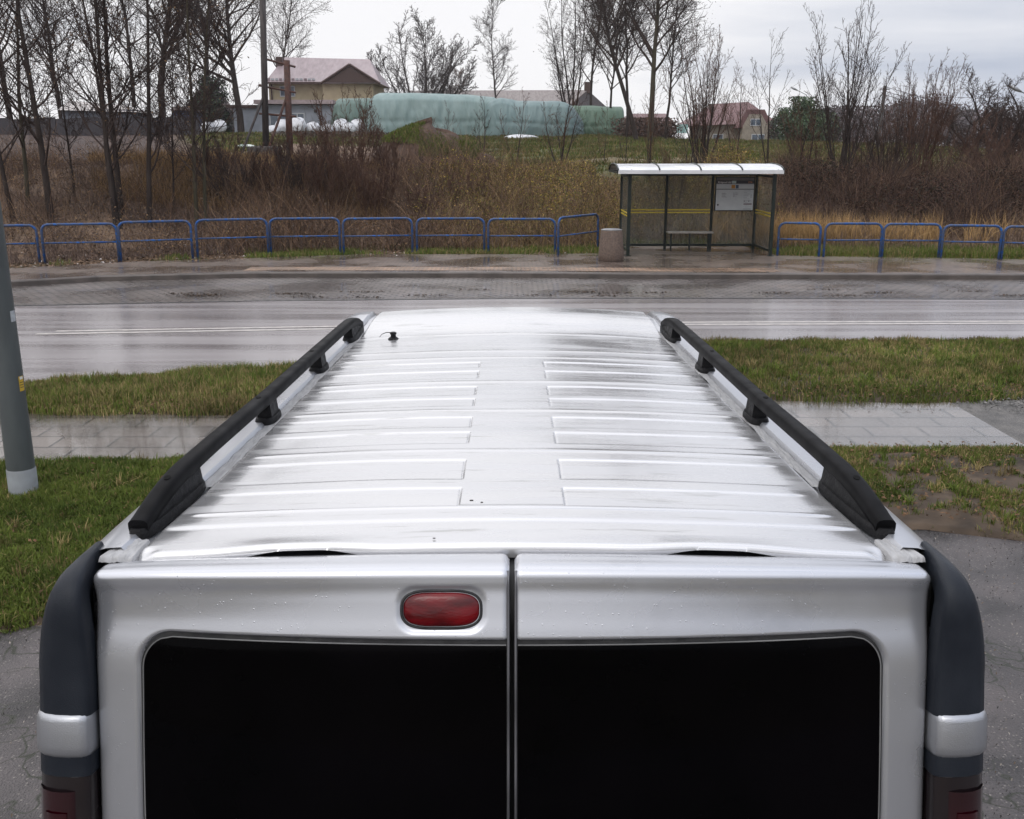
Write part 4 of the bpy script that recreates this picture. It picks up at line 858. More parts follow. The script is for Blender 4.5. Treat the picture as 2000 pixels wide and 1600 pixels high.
text('Krępowieckiego', .070, .035, .168, M_wt, bold=.002); text('02', .065, .435, .167, M_nv, bold=.002)
text('ZTM', .055, .84, .165, mat('rust_print', (.45, .20, .10), None, 5, .4), bold=.002)
rr = np.random.default_rng(3)
for (u0, u1, v0, v1) in ((.15, .30, .47, .52), (.15, .28, .53, .55), (.15, .31, .57, .60), (.46, .50, .46, .60), (.51, .60, .46, .48), (.51, .60, .50, .53), (.52, .55, .56, .575)):
    for v in np.arange(v0, v1, .013):
        bpan('printed_line', u0, v, u0+(u1-u0)*rr.uniform(.6, 1), v+.007, M_pr, .002)
for k, v in enumerate(np.arange(.40, .76, .05)): bpan('printed_line', .74, v, .74+rr.uniform(.08, .2), v+.009, M_pr, .002)
for v in (.52, .58): bpan('printed_dot', .925, v, .95, v+.03, M_pr, .002)
for u in (.75, .87): bpan('printed_dot', u, .71, u+.025, .735, M_pd, .002)
bpan('red_bar', .745, .795, .965, .825, mat('maroon_bar', (.09, .03, .045), None, 5, .4), .002); bpan('grey_bar', .74, .955, .96, .975, M_pr, .002)
MB().tube([(bx0+.06*bw, D_-.106, bz1-.835*(bz1-bz0)), (bx0+.06*bw, D_-.103, bz1-.835*(bz1-bz0))], .026, 16).build('case_lock', M_pd, tb)
# litter bin
bp_ = G(1195, 511, .12); bn_ = thing('litter_bin', 'tapered brown concrete litter bin left of the bus shelter', 'litter bin', (bp_.x, bp_.y+.25, .12))
M_conc = mat('exposed_concrete', (.13, .090, .070), (.08, .056, .044), 22, .6, .8, bump=.9, bscale=90, bdist=.01)
MB().lathe((0, 0, 0), [(.30, 0), (.325, .03), (.32, .2), (.275, .72), (.262, .76), (.23, .765), (.21, .74)], 32).build('concrete_drum', M_conc, bn_, smooth=True, auto=50)
MB().lathe((0, 0, .742), [(.262, .02), (.268, .035), (.20, .05), (.10, .052)], 32).build('metal_lid', M_steel, bn_, smooth=True, auto=50)
# distant street lamps, pole and wires on the right
def far_lamp(px, py, Y, pxl, pyl, label):
    a = W(px, py, Y); b = W(pxl, pyl, Y); base = Vector((a.x+.05, Y, float(terr(a.x, Y))))
    t = thing('street_lamp', label, 'street lamp', base, 0, 'distant street lamps')
    MB().tube([(0, 0, -.3), (0, 0, a.z-base.z)], [.07, .05], 10).build('lamp_pole', M_post, t, smooth=True)
    MB().tube([Vector((0, 0, a.z-base.z-.02)), b-base], .03, 8).build('lamp_arm', M_post, t)
    d = (b-a).normalized(); q = b-base; MB().tube([q-d*.1, q+d*.25, q+d*.7], [.05, .12, .08], 10, ).build('lamp_head', M_steel, t, smooth=True)
far_lamp(1574, 185, 112, 1556, 176, 'thin street lamp with short arm above the green dome shaped tree')
far_lamp(2012, 188, 60, 1992, 178, 'street lamp head reaching in at the right edge of the sky')
pq = W(1729, 168, 75); up = thing('utility_pole', 'plain grey utility pole carrying wires above the far trees on the right', 'utility pole', (pq.x-.3, 75, 0))
M_pole = mat('old_pole', (.03, .027, .027), (.05, .045, .042), 8, .7)
MB().tube([(0, 0, 0), (.3, 0, pq.z)], [.17, .12], 12).build('pole_shaft', M_pole, up, smooth=True)
MB().box((-.05, -.06, pq.z-.25), (.65, .06, pq.z-.19)).build('cross_bar', M_pole, up)
for k, dz_ in enumerate((-.05, -.35, -.6)):
    a = Vector((.3, 0, pq.z+dz_)); b = Vector((34, 25, pq.z-3.4+dz_)); pts = [a.lerp(b, t)-Vector((0, 0, 1.6*4*t*(1-t)*.35)) for t in np.linspace(0, 1, 20)]
    MB().tube(pts, .02, 4).build('wire', M_rubber, up)
# ================================================================ posts, blocks
M_rust = mat('rusty_steel', (.075, .028, .018), (.04, .02, .016), 9, .7, .85, bump=.4)
M_dwood = mat('dark_weathered_post', (.022, .018, .018), (.045, .036, .034), 9, .7, .85, bump=.5, stretch=(1, 1, .2))
def polewith(px_top, py_top, px_b, py_b, Y, r, name, label, m, strut, bars_):
    a = W(px_b, py_b, Y); b = W(px_top, py_top, Y); b.y = Y
    t = thing(name, label, 'post', a, 0)
    MB().tube([Vector((0, 0, -.5)), b-a], [r*1.1, r], 12).build('post_shaft', m, t, smooth=True)
    for (x0, y0, x1, y1, dy) in strut:
        MB().tube([W(x0, y0, Y)-a, W(x1, y1, Y-dy)-a+Vector((0, 0, -.2))], r*.42, 8).build('strut', m, t)
    for (x0, y0, x1, y1) in bars_:
        MB().tube([W(x0, y0, Y-.05)-a, W(x1, y1, Y-.05)-a], .05, 6).build('cross_bar', m, t)
YP = 44
polewith(512, -40, 519, 300, YP, .13, 'tall_post', 'tall dark post with a slanting strut left of the rusty post', M_dwood, [(516, 185, 466, 305, 1.0)], [])
polewith(560, 118, 566, 300, YP+.6, .135, 'rusty_post', 'short rusty steel post with cross bars in front of the yellow house', M_rust, [(559, 192, 523, 285, .8)], [(520, 116, 577, 131), (505, 167, 578, 181), (506, 222, 579, 228)])
M_ocon = mat('old_concrete', (.07, .06, .055), (.035, .03, .028), 5, .8, .9, bump=.8, bscale=20, bdist=.03)
def blk(name, label, x0, y0, x1, y1, Y, dep):
    a = W(x0, y0, Y); b = W(x1, y1, Y); cx, zt, zb = (a.x+b.x)/2, a.z, b.z; r = np.random.default_rng(int(x0))
    t = MB(); n = 14; wv = b.x-a.x
    rows = []
    for z, dd in ((zb-1.2-zt, 0), (0-.25, 0), (-.05, .0), (0, .04)):
        row = []
        for q in range(n): row.append((-wv/2+wv*q/(n-1), -dep/2+dd+r.normal(0, .02), z+r.normal(0, .02)))
        for q in range(n-1, -1, -1): row.append((-wv/2+wv*q/(n-1), dep/2-dd, z+r.normal(0, .02)))
        rows.append(row)
    t.grid(rows, close=True); N4 = 3*2*n; t.f.append(tuple(range(N4, N4+2*n))); t.mi.append(0)
    o = t.build(name, M_ocon, loc=(cx, Y, zt)); return tag(o, label, 'concrete block')
blk('concrete_wall', 'low crumbling dark concrete wall at the foot of the two posts', 455, 309, 596, 345, YP-1.8, .5)
blk('concrete_block', 'smaller dark concrete block above the low wall by the two posts', 489, 286, 546, 320, YP-.6, 1.2)
# ================================================================ houses, stacks, bales
def bxw(px0, py0, px1, py1, Y, dep, mb=None):
    a = W(px0, py0, Y); b = W(px1, py1, Y); mb = mb or MB(); mb.box((a.x, Y, b.z), (b.x, Y+dep, a.z)); return mb
M_cream = mat('yellow_render', (.36, .30, .20), (.29, .24, .16), 1.5, .8, .9, bump=.2)
M_mauve = mat('mauve_roof_sheet', (.27, .215, .225), (.21, .165, .175), 1.2, .35, .5, bump=.3, bscale=8, stretch=(3, 1, 1))
M_dbr = mat('dark_brown_boards', (.065, .035, .03), (.045, .026, .022), 6, .6, .8, bump=.3, stretch=(8, 1, 1))
M_greyw = mat('grey_blue_render', (.24, .26, .30), (.19, .205, .235), 1.5, .7, .85, bump=.2)
M_win = mat('house_window_glass', (.10, .125, .16), (.05, .065, .09), 2, .08, .2)
M_wfr = mat('white_frame', (.38, .39, .41), None, 5, .5)
M_lblue = mat('pale_blue_door', (.22, .33, .40), (.18, .27, .33), 4, .4, .6)
Yh = 110
def window(parent, px0, py0, px1, py1, Y, split=1):
    a = W(px0, py0, Y); b = W(px1, py1, Y)
    f = MB(); t = .09
    f.box((a.x, Y-.06, b.z), (b.x, Y-.01, b.z+t)).box((a.x, Y-.06, a.z-t), (b.x, Y-.01, a.z)).box((a.x, Y-.06, b.z+t), (a.x+t, Y-.01, a.z-t)).box((b.x-t, Y-.06, b.z+t), (b.x, Y-.01, a.z-t))
    for k in range(1, split+1):
        xm = a.x+(b.x-a.x)*k/(split+1); f.box((xm-t/2, Y-.055, b.z+t), (xm+t/2, Y-.012, a.z-t))
    o = f.build('window', M_wfr, parent); o.matrix_parent_inverse = parent.matrix_world.inverted() if False else Matrix.Identity(4)
    MB().box((a.x+t, Y-.035, b.z+t), (b.x-t, Y-.02, a.z-t)).build('window_glass', M_win, o)
    return o
def at_origin(name, label, cat, group=None): return thing(name, label, cat, (0, 0, 0), 0, group)
hs = at_origin('yellow_house', 'yellow house with mauve metal roof and dark brown gable', 'house')
bxw(524, 160, 640, 240, Yh, 8).build('wall', M_cream, hs)
bxw(630, 160, 731, 240, Yh-1.5, 9).build('wall', M_cream, hs)
a = W(516, 162, Yh-.6); b = W(742, 164, Yh-.6); rg0 = W(556, 112, Yh+4.2); rg1 = W(722, 116, Yh+4.2)
zE = a.z; back = Yh+9.2
rf = MB().add([(a.x, Yh-.6, zE), (b.x, Yh-.6, zE), (rg1.x, Yh+4.2, rg1.z), (rg0.x, Yh+4.2, rg0.z), (a.x, back, zE), (b.x, back, zE)],
  [(0, 1, 2, 3), (5, 4, 3, 2), (4, 0, 3), (1, 5, 2), (0, 4, 5, 1)]).build('roof', M_mauve, hs, fix=True)
p0, p1, pa = W(627, 163, Yh-2.1), W(743, 164, Yh-2.1), W(683, 126, Yh-2.1)
MB().prism([(p0.x, Yh-2.1, p0.z), (p1.x, Yh-2.1, p0.z), (pa.x, Yh-2.1, pa.z)], (0, 6.0, 0)).build('gable_roof', M_mauve, hs)
q0, q1, qa = W(633, 161, Yh-2.2), W(736, 161, Yh-2.2), W(683, 130, Yh-2.2)
MB().prism([(q0.x, Yh-2.14, q0.z), (q1.x, Yh-2.14, q0.z), (qa.x, Yh-2.14, qa.z)], (0, -.06, 0)).build('gable_boards', M_dbr, hs)
for (u0, u1) in ((p0, pa), (pa, p1)):
    MB().tube([Vector((u0.x, Yh-2.25, u0.z)), Vector((u1.x, Yh-2.25, u1.z))], .13, 6).build('verge_board', M_dbr, hs)
bxw(517, 160, 629, 164, Yh-.75, .12).build('gutter', M_dbr, hs)
ch = bxw(538, 111, 552, 130, Yh+2.5, 1.0).build('chimney', M_dbr, rf)
for k in range(12):
    bxw(521+k*8, 153, 527+k*8, 157, Yh-.2, .12).build('snow_guard', M_wfr if k % 3 else M_mauve, rf)
window(hs, 546, 168, 577, 189, Yh, 1)
MB().tube([W(530, 165, Yh-.2), W(531, 200, Yh-.2)], .09, 6).build('downpipe', M_dbr, hs)
gl = at_origin('flat_roofed_annex', 'low grey blue flat roofed building in front of the yellow house', 'building')
bxw(455, 205, 660, 280, Yh-7, 5).build('wall', M_greyw, gl)
bxw(495, 195, 650, 203, Yh-7.6, 6).build('flat_roof', mat('mauve_edge', (.33, .26, .27), (.25, .2, .2), 3, .5), gl)
bxw(440, 205, 500, 211, Yh-7.3, 6).build('flat_roof', M_dbr, gl)
window(gl, 526, 222, 562, 250, Yh-7, 1); window(gl, 566, 221, 596, 246, Yh-7, 1)
bxw(613, 214, 619, 220, Yh-7.1, .1).build('wall_lamp', M_rubber, gl)
# barn with long roof behind the stacks
bn2 = at_origin('long_barn', 'long low barn with grey roof and dark end gable behind the covered stacks', 'barn')
Yb = 128
M_broof = mat('fibre_roof', (.20, .175, .165), (.14, .12, .115), 1.0, .6, .8, bump=.3, stretch=(6, 1, 1))
r0, r1 = W(800, 177, Yb+7), W(1148, 176, Yb+3); e0, e1 = W(800, 210, Yb-1), W(1105, 212, Yb-5); g0, g1 = W(1105, 212, Yb-5), W(1190, 214, Yb+9)
MB().add([e0, e1, r1, r0, Vector((r0.x, r0.y+8, e0.z)), Vector((g1.x, g1.y, g1.z))], [(0, 1, 2, 3), (3, 2, 5, 4)]).build('roof', M_broof, bn2)
MB().add([e1+Vector((0, .05, 0)), Vector((g1.x, g1.y, g1.z)), r1+Vector((0, .0, -.05)), Vector((e1.x, e1.y, 2)), Vector((g1.x, g1.y, 2))], [(0, 1, 2), (3, 4, 1, 0)]).build('end_gable', mat('dark_gable', (.05, .04, .042), (.08, .065, .062), 3, .8), bn2)
MB().box((e0.x, Yb-.9, 1.5), (e1.x-1, Yb+6, e0.z-.02)).build('wall', M_dbr, bn2)
bxw(1142, 160, 1154, 182, Yb+2.6, .8).build('chimney', M_dbr, bn2)
MB().tube([e0, e1], .1, 6).build('gutter', M_steel, bn2)
# maroon-roofed house right
h2 = at_origin('red_roofed_house', 'cream house with maroon hipped tile roof behind saplings on the right', 'house')
M_tile = mat('maroon_tiles', (.12, .05, .048), (.075, .032, .033), 2.5, .45, .65, bump=.5, bscale=12, stretch=(4, 1, 4))
Y2 = 140
M_crm = mat('cream_render', (.25, .215, .175), (.18, .155, .125), 2, .85)
bxw(1372, 238, 1512, 300, Y2, 10).build('wall', M_crm, h2)
ea, eb = W(1338, 246, Y2-1), W(1520, 240, Y2-1); ra, rb = W(1394, 203, Y2+5), W(1462, 199, Y2+5)
rfo = MB().add([(ea.x, Y2-1, ea.z), (eb.x, Y2-1, eb.z), (rb.x, Y2+5, rb.z), (ra.x, Y2+5, ra.z), (ea.x, Y2+11, ea.z), (eb.x, Y2+11, eb.z)], [(0, 1, 2, 3), (5, 4, 3, 2), (4, 0, 3), (1, 5, 2), (0, 4, 5, 1)]).build('roof', M_tile, h2)
g0, g1, ga = W(1440, 250, Y2-3), W(1510, 250, Y2-3), W(1476, 214, Y2-3)
MB().prism([(g0.x, Y2-3, g0.z), (g1.x, Y2-3, g0.z), (ga.x+1.2, Y2-3, ga.z), (ga.x-1.2, Y2-3, ga.z)], (0, 7, 0)).build('gable_roof', M_tile, h2)
MB().prism([(g0.x+.7, Y2-3.05, g0.z-3), (g1.x-.7, Y2-3.05, g0.z-3), (g1.x-.7, Y2-3.05, g0.z+.2), (ga.x+.8, Y2-3.05, ga.z-.6), (ga.x-.8, Y2-3.05, ga.z-.6), (g0.x+.7, Y2-3.05, g0.z+.2)], (0, 3, 0)).build('gable_wall', M_crm, h2)
window(h2, 1466, 232, 1486, 246, Y2-3.06, 1); window(h2, 1392, 262, 1412, 278, Y2, 1); window(h2, 1468, 262, 1492, 284, Y2-3.06, 1)
bxw(1386, 203, 1393, 216, Y2+3, .8).build('chimney', M_dbr, rfo)
h3 = at_origin('red_shed', 'low building with faded red roof behind the tall trees', 'shed')
bxw(1222, 236, 1312, 285, 120, 8).build('wall', mat('brick_brown', (.13, .08, .065), (.09, .06, .05), 4, .8), h3)
a, b = W(1216, 240, 119.5), W(1318, 240, 119.5); c_, d_ = W(1228, 222, 124), W(1300, 222, 124)
MB().add([a, b, d_, c_, Vector((a.x, 129, a.z)), Vector((b.x, 129, b.z))], [(0, 1, 2, 3), (5, 4, 3, 2), (4, 0, 3), (1, 5, 2)]).build('roof', M_tile, h3)
# left background: sheds and fence
M_dfence = mat('dark_board_fence', (.035, .03, .036), (.022, .02, .024), 3, .8, bump=.4, stretch=(8, 1, 1))
fe = at_origin('board_fence', 'long dark board fence behind the brown plot on the left', 'fence')
for k in range(16):
    p0 = W(-60+k*28, 234-.3*k, 84); p1 = W(-60+(k+1)*28-.4, 234-.3*k, 84); zb = float(terr(p0.x, 84))
    MB().box((p0.x, 84, zb-.4), (p1.x, 84.08, p0.z+(k % 3)*.06)).build('fence_panel', M_dfence, fe)
sd1 = at_origin('white_roofed_shed', 'long shed with pale roof seen between the left tree trunks', 'shed')
bxw(120, 214, 262, 240, 96, 5).build('wall', mat('shed_grey', (.12, .13, .16), (.08, .085, .1), 3, .8), sd1)
a, b, c_, d_ = W(112, 215, 95.5), W(268, 219, 95.5), W(240, 205, 99), W(135, 197, 99)
MB().add([a, b, c_, d_, a+Vector((0, 7, 0)), b+Vector((0, 7, 0))], [(0, 1, 2, 3), (5, 4, 3, 2), (4, 0, 3), (1, 5, 2)]).build('roof', mat('pale_sheet_roof', (.48, .44, .42), (.36, .33, .32), 3, .5), sd1)
sd2 = at_origin('blue_shed', 'small dark blue shed beside the hedge left of the white bales', 'shed')
bxw(335, 215, 372, 258, 92, 4).build('wall', mat('blue_boards', (.035, .045, .10), (.025, .03, .07), 5, .7, stretch=(6, 1, 1)), sd2)
a, b, c_, d_ = W(331, 216, 91.6), W(376, 216, 91.6), W(370, 208, 94), W(338, 208, 94)
MB().add([a, b, c_, d_, a+Vector((0, 5, 0)), b+Vector((0, 5, 0))], [(0, 1, 2, 3), (5, 4, 3, 2), (4, 0, 3), (1, 5, 2)]).build('roof', M_dbr, sd2)
sd3 = at_origin('dark_gabled_house', 'dark gabled house beyond the tree trunks left of the yellow house', 'house')
a, b, m_ = W(362, 222, 118), W(418, 222, 118), W(390, 182, 118)
MB().prism([(a.x, 118, a.z-3), (b.x, 118, a.z-3), (b.x, 118, a.z), (m_.x, 118, m_.z), (a.x, 118, a.z)], (0, 9, 0)).build('wall', mat('dark_grey_wall', (.05, .045, .045), (.035, .03, .03), 4, .8), sd3)  # plain dark grey-brown wall colour
for s_, e_ in ((a, m_), (b, m_)):
    MB().prism([(s_.x+(-.4 if s_ is a else .4), 117.6, s_.z-.2), (e_.x, 117.6, e_.z+.1), (e_.x, 117.6, e_.z+.3), (s_.x+(-.4 if s_ is a else .4), 117.6, s_.z)], (0, 9.8, 0)).build('roof', M_dbr, sd3)
# covered stacks
def cloth(name, c1, c2):
    m = mat(name, c1, c2, 1.3, .55, .7, bump=.7, bscale=4, bdist=.06, detail=8, stretch=(1.6, 1, .35), contrast=(.25, .75)); return m
M_tarpA = cloth('pale_teal_fleece', (.13, .195, .19), (.185, .25, .245)); M_tarpB = cloth('teal_fleece', (.11, .17, .175), (.155, .215, .215)); M_tarpC = cloth('green_fleece', (.08, .135, .095), (.115, .18, .13)); M_tarpD = cloth('dark_teal_fleece', (.07, .115, .10), (.12, .175, .155))
def loaf(name, label, px0, px1, Y, dep, tops, pyb, m, seed, sag=.25, endw=1.0, group='fleece covered stacks'):
    a = W(px0, pyb, Y); b = W(px1, pyb, Y); zb = a.z; n = 150
    xs = np.linspace(a.x, b.x, n); pxs = np.linspace(px0, px1, n)
    zt = np.array([W(0, float(np.interp(p, [t[0] for t in tops], [t[1] for t in tops])), Y).z for p in pxs])
    zt = np.convolve(np.pad(zt, 3, 'edge'), np.ones(7)/7, 'valid')
    prof = [(0, -.12)]+[(v*.06, v) for v in np.linspace(0, .86, 22)]+[(.06+.03*math.sin(q)+.10*(1-math.cos(q)), .86+.14*math.sin(q)) for q in np.linspace(.2, math.pi/2, 7)]+[(v, 1.0+.02*math.sin(v*9)) for v in np.linspace(.22, .85, 10)]+[(.93, .97), (.98, .85), (1.0, .5), (1, -.12)]
    X = np.zeros((n, len(prof))); Yy = X.copy(); Z = X.copy()
    for k, (d, v) in enumerate(prof):
        e = np.minimum((xs-a.x), (b.x-xs)); en = np.sqrt(np.clip(1-np.clip(1-e/endw, 0, 1)**2, 0, 1))
        Yd = dep*(d*en+(1-en)*.5*(1 if v < .9 else 1)); vv = v*(zt-zb)
        wr = (vnoise(xs, v*1.2+seed, .45, seed)-.5)*.16+(vnoise(xs*1.0, v*2+seed, 2.2, seed+1)-.5)*.35+(vnoise(xs+vv*.25, v*.8, .13, seed+4)-.5)*.09
        Yd = Yd-sag*math.sin(math.pi*min(max(v, 0), 1))*(d < .3)+wr*(d < .4)
        if 0 < v < .95: Yd = Yd+.07*np.exp(-((v-.36-.06*vnoise(xs, 0*xs, 3, seed+3))/.05)**2)*(d < .3)
        X[:, k] = xs+(vnoise(xs, v*5, .5, seed+2)-.5)*.10; Yy[:, k] = Y+Yd
        Z[:, k] = zb+vv*(.55+.45*en if v > .3 else 1)+(vnoise(xs, d*4+0*xs, 1.2, seed+5)-.5)*.10*(v > .8)
    m_ = len(prof); V = np.stack([X, Yy, Z], -1).reshape(-1, 3); i, j = np.meshgrid(np.arange(n-1), np.arange(m_-1), indexing='ij'); aa = (i*m_+j).ravel()
    o = np_mesh(name, V-np.array([(a.x+b.x)/2, Y, zb]), np.stack([aa, aa+m_, aa+m_+1, aa+1], 1), m, smooth=True); o.location = ((a.x+b.x)/2, Y, zb)
    return tag(o, label, 'covered stack', group)
loaf('covered_stack', 'long pale teal fleece covered stack, the biggest, left part behind the grassy mound', 708, 985, 88, 9, [(708, 200), (735, 181), (800, 180), (900, 184), (985, 190)], 272, M_tarpA, 11)
loaf('covered_stack', 'mid teal covered stack with a rounded sagging right end, behind the thin saplings', 940, 1146, 86, 8, [(940, 192), (975, 189), (1010, 197), (1050, 196), (1100, 198), (1125, 207), (1146, 226)], 270, M_tarpB, 23, sag=.35, endw=1.8)
loaf('covered_stack', 'greener covered stack with straight top, rightmost of the stacks', 1105, 1225, 91, 8, [(1105, 205), (1225, 208)], 270, M_tarpC, 37, endw=.5)
loaf('covered_stack', 'smaller dark teal covered stack between yellow house and the long stack', 640, 742, 96, 6, [(640, 215), (655, 193), (735, 191), (742, 195)], 262, M_tarpD, 41, endw=1.2)
# white plastic sheet on grass
def lump(name, label, cat, px, py, Y, w_, d_, h_, m, seed, group=None):
    c = W(px, py, Y); c.z = float(terr(c.x, Y)) if py is None else c.z; rows = []
    for k, f in enumerate(np.linspace(0, 1, 9)):
        ring = []
        for q in range(26):
            t = 2*math.pi*q/26; r_ = math.sqrt(max(0.0, 1-f*f))*(1+.28*(float(vnoise(math.cos(t)*2+5, math.sin(t)*2+5, .7, seed))-.5))
            ring.append((w_*r_*math.cos(t), d_*r_*math.sin(t), h_*f*(1+.3*(float(vnoise(math.cos(t)*2+9+f, math.sin(t)*2, .5, seed+1))-.5))-.1*(k == 0)))
        rows.append(ring)
    o = MB().grid(rows, close=True).build(name, m, smooth=True, loc=c); return tag(o, label, cat, group)
M_wpl = mat('white_plastic', (.62, .63, .66), (.45, .46, .49), 3, .3, .5, bump=.7, bscale=6, bdist=.05)
lump('plastic_sheet', 'crumpled white plastic sheet lying at the foot of the covered stack', 'plastic sheet', 1018, 271, 83, 1.5, .8, .32, M_wpl, 3)
lump('plastic_sheet', 'small green and white sheeting on the grass left of the two posts', 'plastic sheet', 480, 287, 62, .6, .3, .14, mat('mint_sheet', (.30, .42, .36), (.5, .52, .5), 5, .5), 7)
bxw(1325, 243, 1343, 260, 100, 1.2).build('covered_crate', mat('turquoise_sheet', (.25, .48, .45), (.4, .52, .52), 3, .5, bump=.5))
cc = bpy.data.objects['covered_crate']; tag(cc, 'pale turquoise covered crate left of the red roofed house', 'crate')
# wrapped bales
def bale(px, py, Y, rr_, len_, rot, label, seed):
    c = W(px, py, Y); t = thing('wrapped_bale', label, 'bale', (c.x, Y, c.z), rot, 'white wrapped bales'); rows = []
    for u in np.linspace(-1, 1, 13):
        ring = []; f = (1-abs(u)**5)**.5 if abs(u) < 1 else .02
        for q in range(28):
            a_ = 2*math.pi*q/28; r_ = rr_*f*(1+.09*(float(vnoise(q*.9, u*3+seed, 1.1, seed))-.5)); z = r_*math.sin(a_)*(.93 if math.sin(a_) < 0 else 1.0)
            ring.append((r_*math.cos(a_), u*len_/2, rr_*.93+z))
        rows.append(ring)
    mb = MB().grid(rows, close=True); mb.build('wrapped_roll', M_wpl, t, smooth=True)
    rws = [[(rr_*1.01*math.cos(q), u, rr_*.93+rr_*1.01*math.sin(q)) for q in np.linspace(.9, 2.2, 8)] for u in np.linspace(-len_*.35, len_*.35, 3)]
    MB().grid(rws).build('loose_flap', M_wpl, t, smooth=True)
for k, (px, py, rr_, lab) in enumerate([(535, 266, .48, 'small low white bale leftmost of the row behind the two posts'), (553, 262, .66, 'white wrapped bale between the tall dark post and the rusty post'), (582, 262, .72, 'round white wrapped bale just right of the rusty post, with a dull grey face'),
   (612, 265, .62, 'white wrapped bale third right of the rusty post, slightly slumped'), (639, 267, .56, 'low white wrapped bale in the middle of the right group'), (667, 263, .68, 'taller white bale before the dark teal stack'), (682, 265, .58, 'white bale squeezed between two taller bales'), (699, 263, .68, 'rightmost white bale behind the bare shrub twigs'),
   (407, 262, .52, 'white bale half hidden left of the grey annex, leftmost of all bales'), (430, 260, .60, 'upright white bale by the grey annex wall')]):
    bale(px, py, 89+(k % 2)*.9, rr_, 1.15, .25*math.sin(k*2.3), lab, 50+k)
# ================================================================ trees and shrubs
M_bark = mat('dark_bark', (.024, .018, .016), (.044, .034, .030), 7, .75, .9, bump=.6, bscale=14, bdist=.02, stretch=(1, 1, .25), spec=.12)
M_barkg = mat('greenish_bark', (.040, .036, .024), (.07, .058, .042), 5, .75, .9, bump=.6, bscale=14, bdist=.02, stretch=(1, 1, .25), spec=.12)
M_twig = mat('twig_bark', (.034, .025, .023), (.06, .042, .036), 3, .8, .9, spec=.12)
M_twigr = mat('reddish_twigs', (.060, .034, .026), (.10, .058, .042), 3, .8, .9, spec=.12)
M_twigg = mat('grey_twigs', (.055, .045, .044), (.085, .07, .068), 3, .8, .9, spec=.12)
M_twigo = mat('ochre_twigs', (.075, .052, .028), (.11, .075, .042), 3, .8, .9, spec=.12)
def norm(v): return v/(np.linalg.norm(v)+1e-9)
def grow(r, stems, counts, lens, angs, up, wob, start=(.3, .15, .1), rmin=.006, rr=.62, curve=None, seg=(9, 6, 4, 3)):
    "stems: (p, d, L, r) -> chains (level, pts, radii, tip)"
    out = []
    def rec(p, d, L_, r0, lv):
        n = seg[lv]; pts = [p]; rads = [r0]; dirs = [d]
        for i in range(n):
            d = norm(d+r.normal(0, wob[lv], 3)+np.array([0, 0, up[lv]/n])); p = p+d*L_/n; pts.append(p); dirs.append(d); rads.append(max(rmin*.6, r0*(1-(i+1)/n*.9)))
        out.append((lv, pts, rads))
        if lv < len(counts):
            k = counts[lv]; k = max(1, int(k*r.uniform(.8, 1.2)*min(1.3, L_/lens[lv+3] if len(lens) > 6 else 1)))
            for q in range(k):
                f = start[lv]+(1-start[lv])*((q+r.uniform(0, 1))/k); f = min(f, .98); i = min(int(f*n), n-1); t = f*n-i
                pp = pts[i]*(1-t)+pts[i+1]*t; dd = dirs[i+1]; az = r.uniform(0, 2*math.pi); an = rad(angs[lv]*r.uniform(.7, 1.3))
                a = norm(np.cross(dd, (0.3, 0.2, 1) if abs(dd[2]) < .9 else (1, 0, 0))); b = np.cross(dd, a)
                nd = norm(dd*math.cos(an)+(a*math.cos(az)+b*math.sin(az))*math.sin(an))
                LL = L_*lens[lv]*(1.2-.75*f)*r.uniform(.7, 1.25); ra = rads[i]*(1-t)+rads[i+1]*t
                rec(pp, nd, LL, max(rmin, ra*rr), lv+1)
    for (p, d, L_, r0) in stems: rec(np.array(p, float), norm(np.array(d, float)), L_, r0, 0)
    return out
def chains_mesh(name, ch, m, parent, ks=(9, 5, 3, 3)):
    Vs, Fs = [], []; n0 = 0
    for lv, pts, rads in ch:
        k = ks[lv]; n = len(pts); P = np.array(pts); R = np.array(rads)
        d = norm(P[-1]-P[0]); a = norm(np.cross(d, (0, 0, 1) if abs(d[2]) < .9 else (1, 0, 0))); b = np.cross(d, a); t = np.arange(k)*2*np.pi/k
        ring = np.cos(t)[:, None]*a+np.sin(t)[:, None]*b
        Vs.append((P[:, None]+ring[None]*R[:, None, None]).reshape(-1, 3))
        i, j = np.meshgrid(np.arange(n-1), np.arange(k), indexing='ij'); i = i.ravel(); j = j.ravel(); j2 = (j+1) % k
        Fs.append(np.stack([i*k+j, i*k+j2, (i+1)*k+j2, (i+1)*k+j], 1)+n0); n0 += n*k
    if not Vs: return None
    return np_mesh(name, np.concatenate(Vs), np.concatenate(Fs), m, parent, smooth=True)
def leafbits(name, ch, r, per, size, col, parent, jit=.08, lv_min=2):
    P = np.array([p for lv, pts, _ in ch if lv >= lv_min for p in pts[1:]]); 
    if len(P) == 0: return
    k = r.integers(0, len(P), per); p = P[k]+r.normal(0, jit, (per, 3)); n = per; s = r.uniform(size*.6, size*1.4, n)
    u = r.normal(0, 1, (n, 3)); u /= np.linalg.norm(u, axis=1)[:, None]; v = np.cross(u, r.normal(0, 1, (n, 3))); v /= np.linalg.norm(v, axis=1)[:, None]
    V = np.stack([p-u*s[:, None], p+v*s[:, None]*.5, p+u*s[:, None], p-v*s[:, None]*.5], 1).reshape(-1, 3); b = np.arange(n)*4
    c = np.array(col)[r.integers(0, len(col), n)]*r.uniform(.6, 1.4, (n, 1))
    return np_mesh(name, V, np.stack([b, b+1, b+2, b+3], 1), M_blade, parent, col=np.repeat(c, 4, 0))
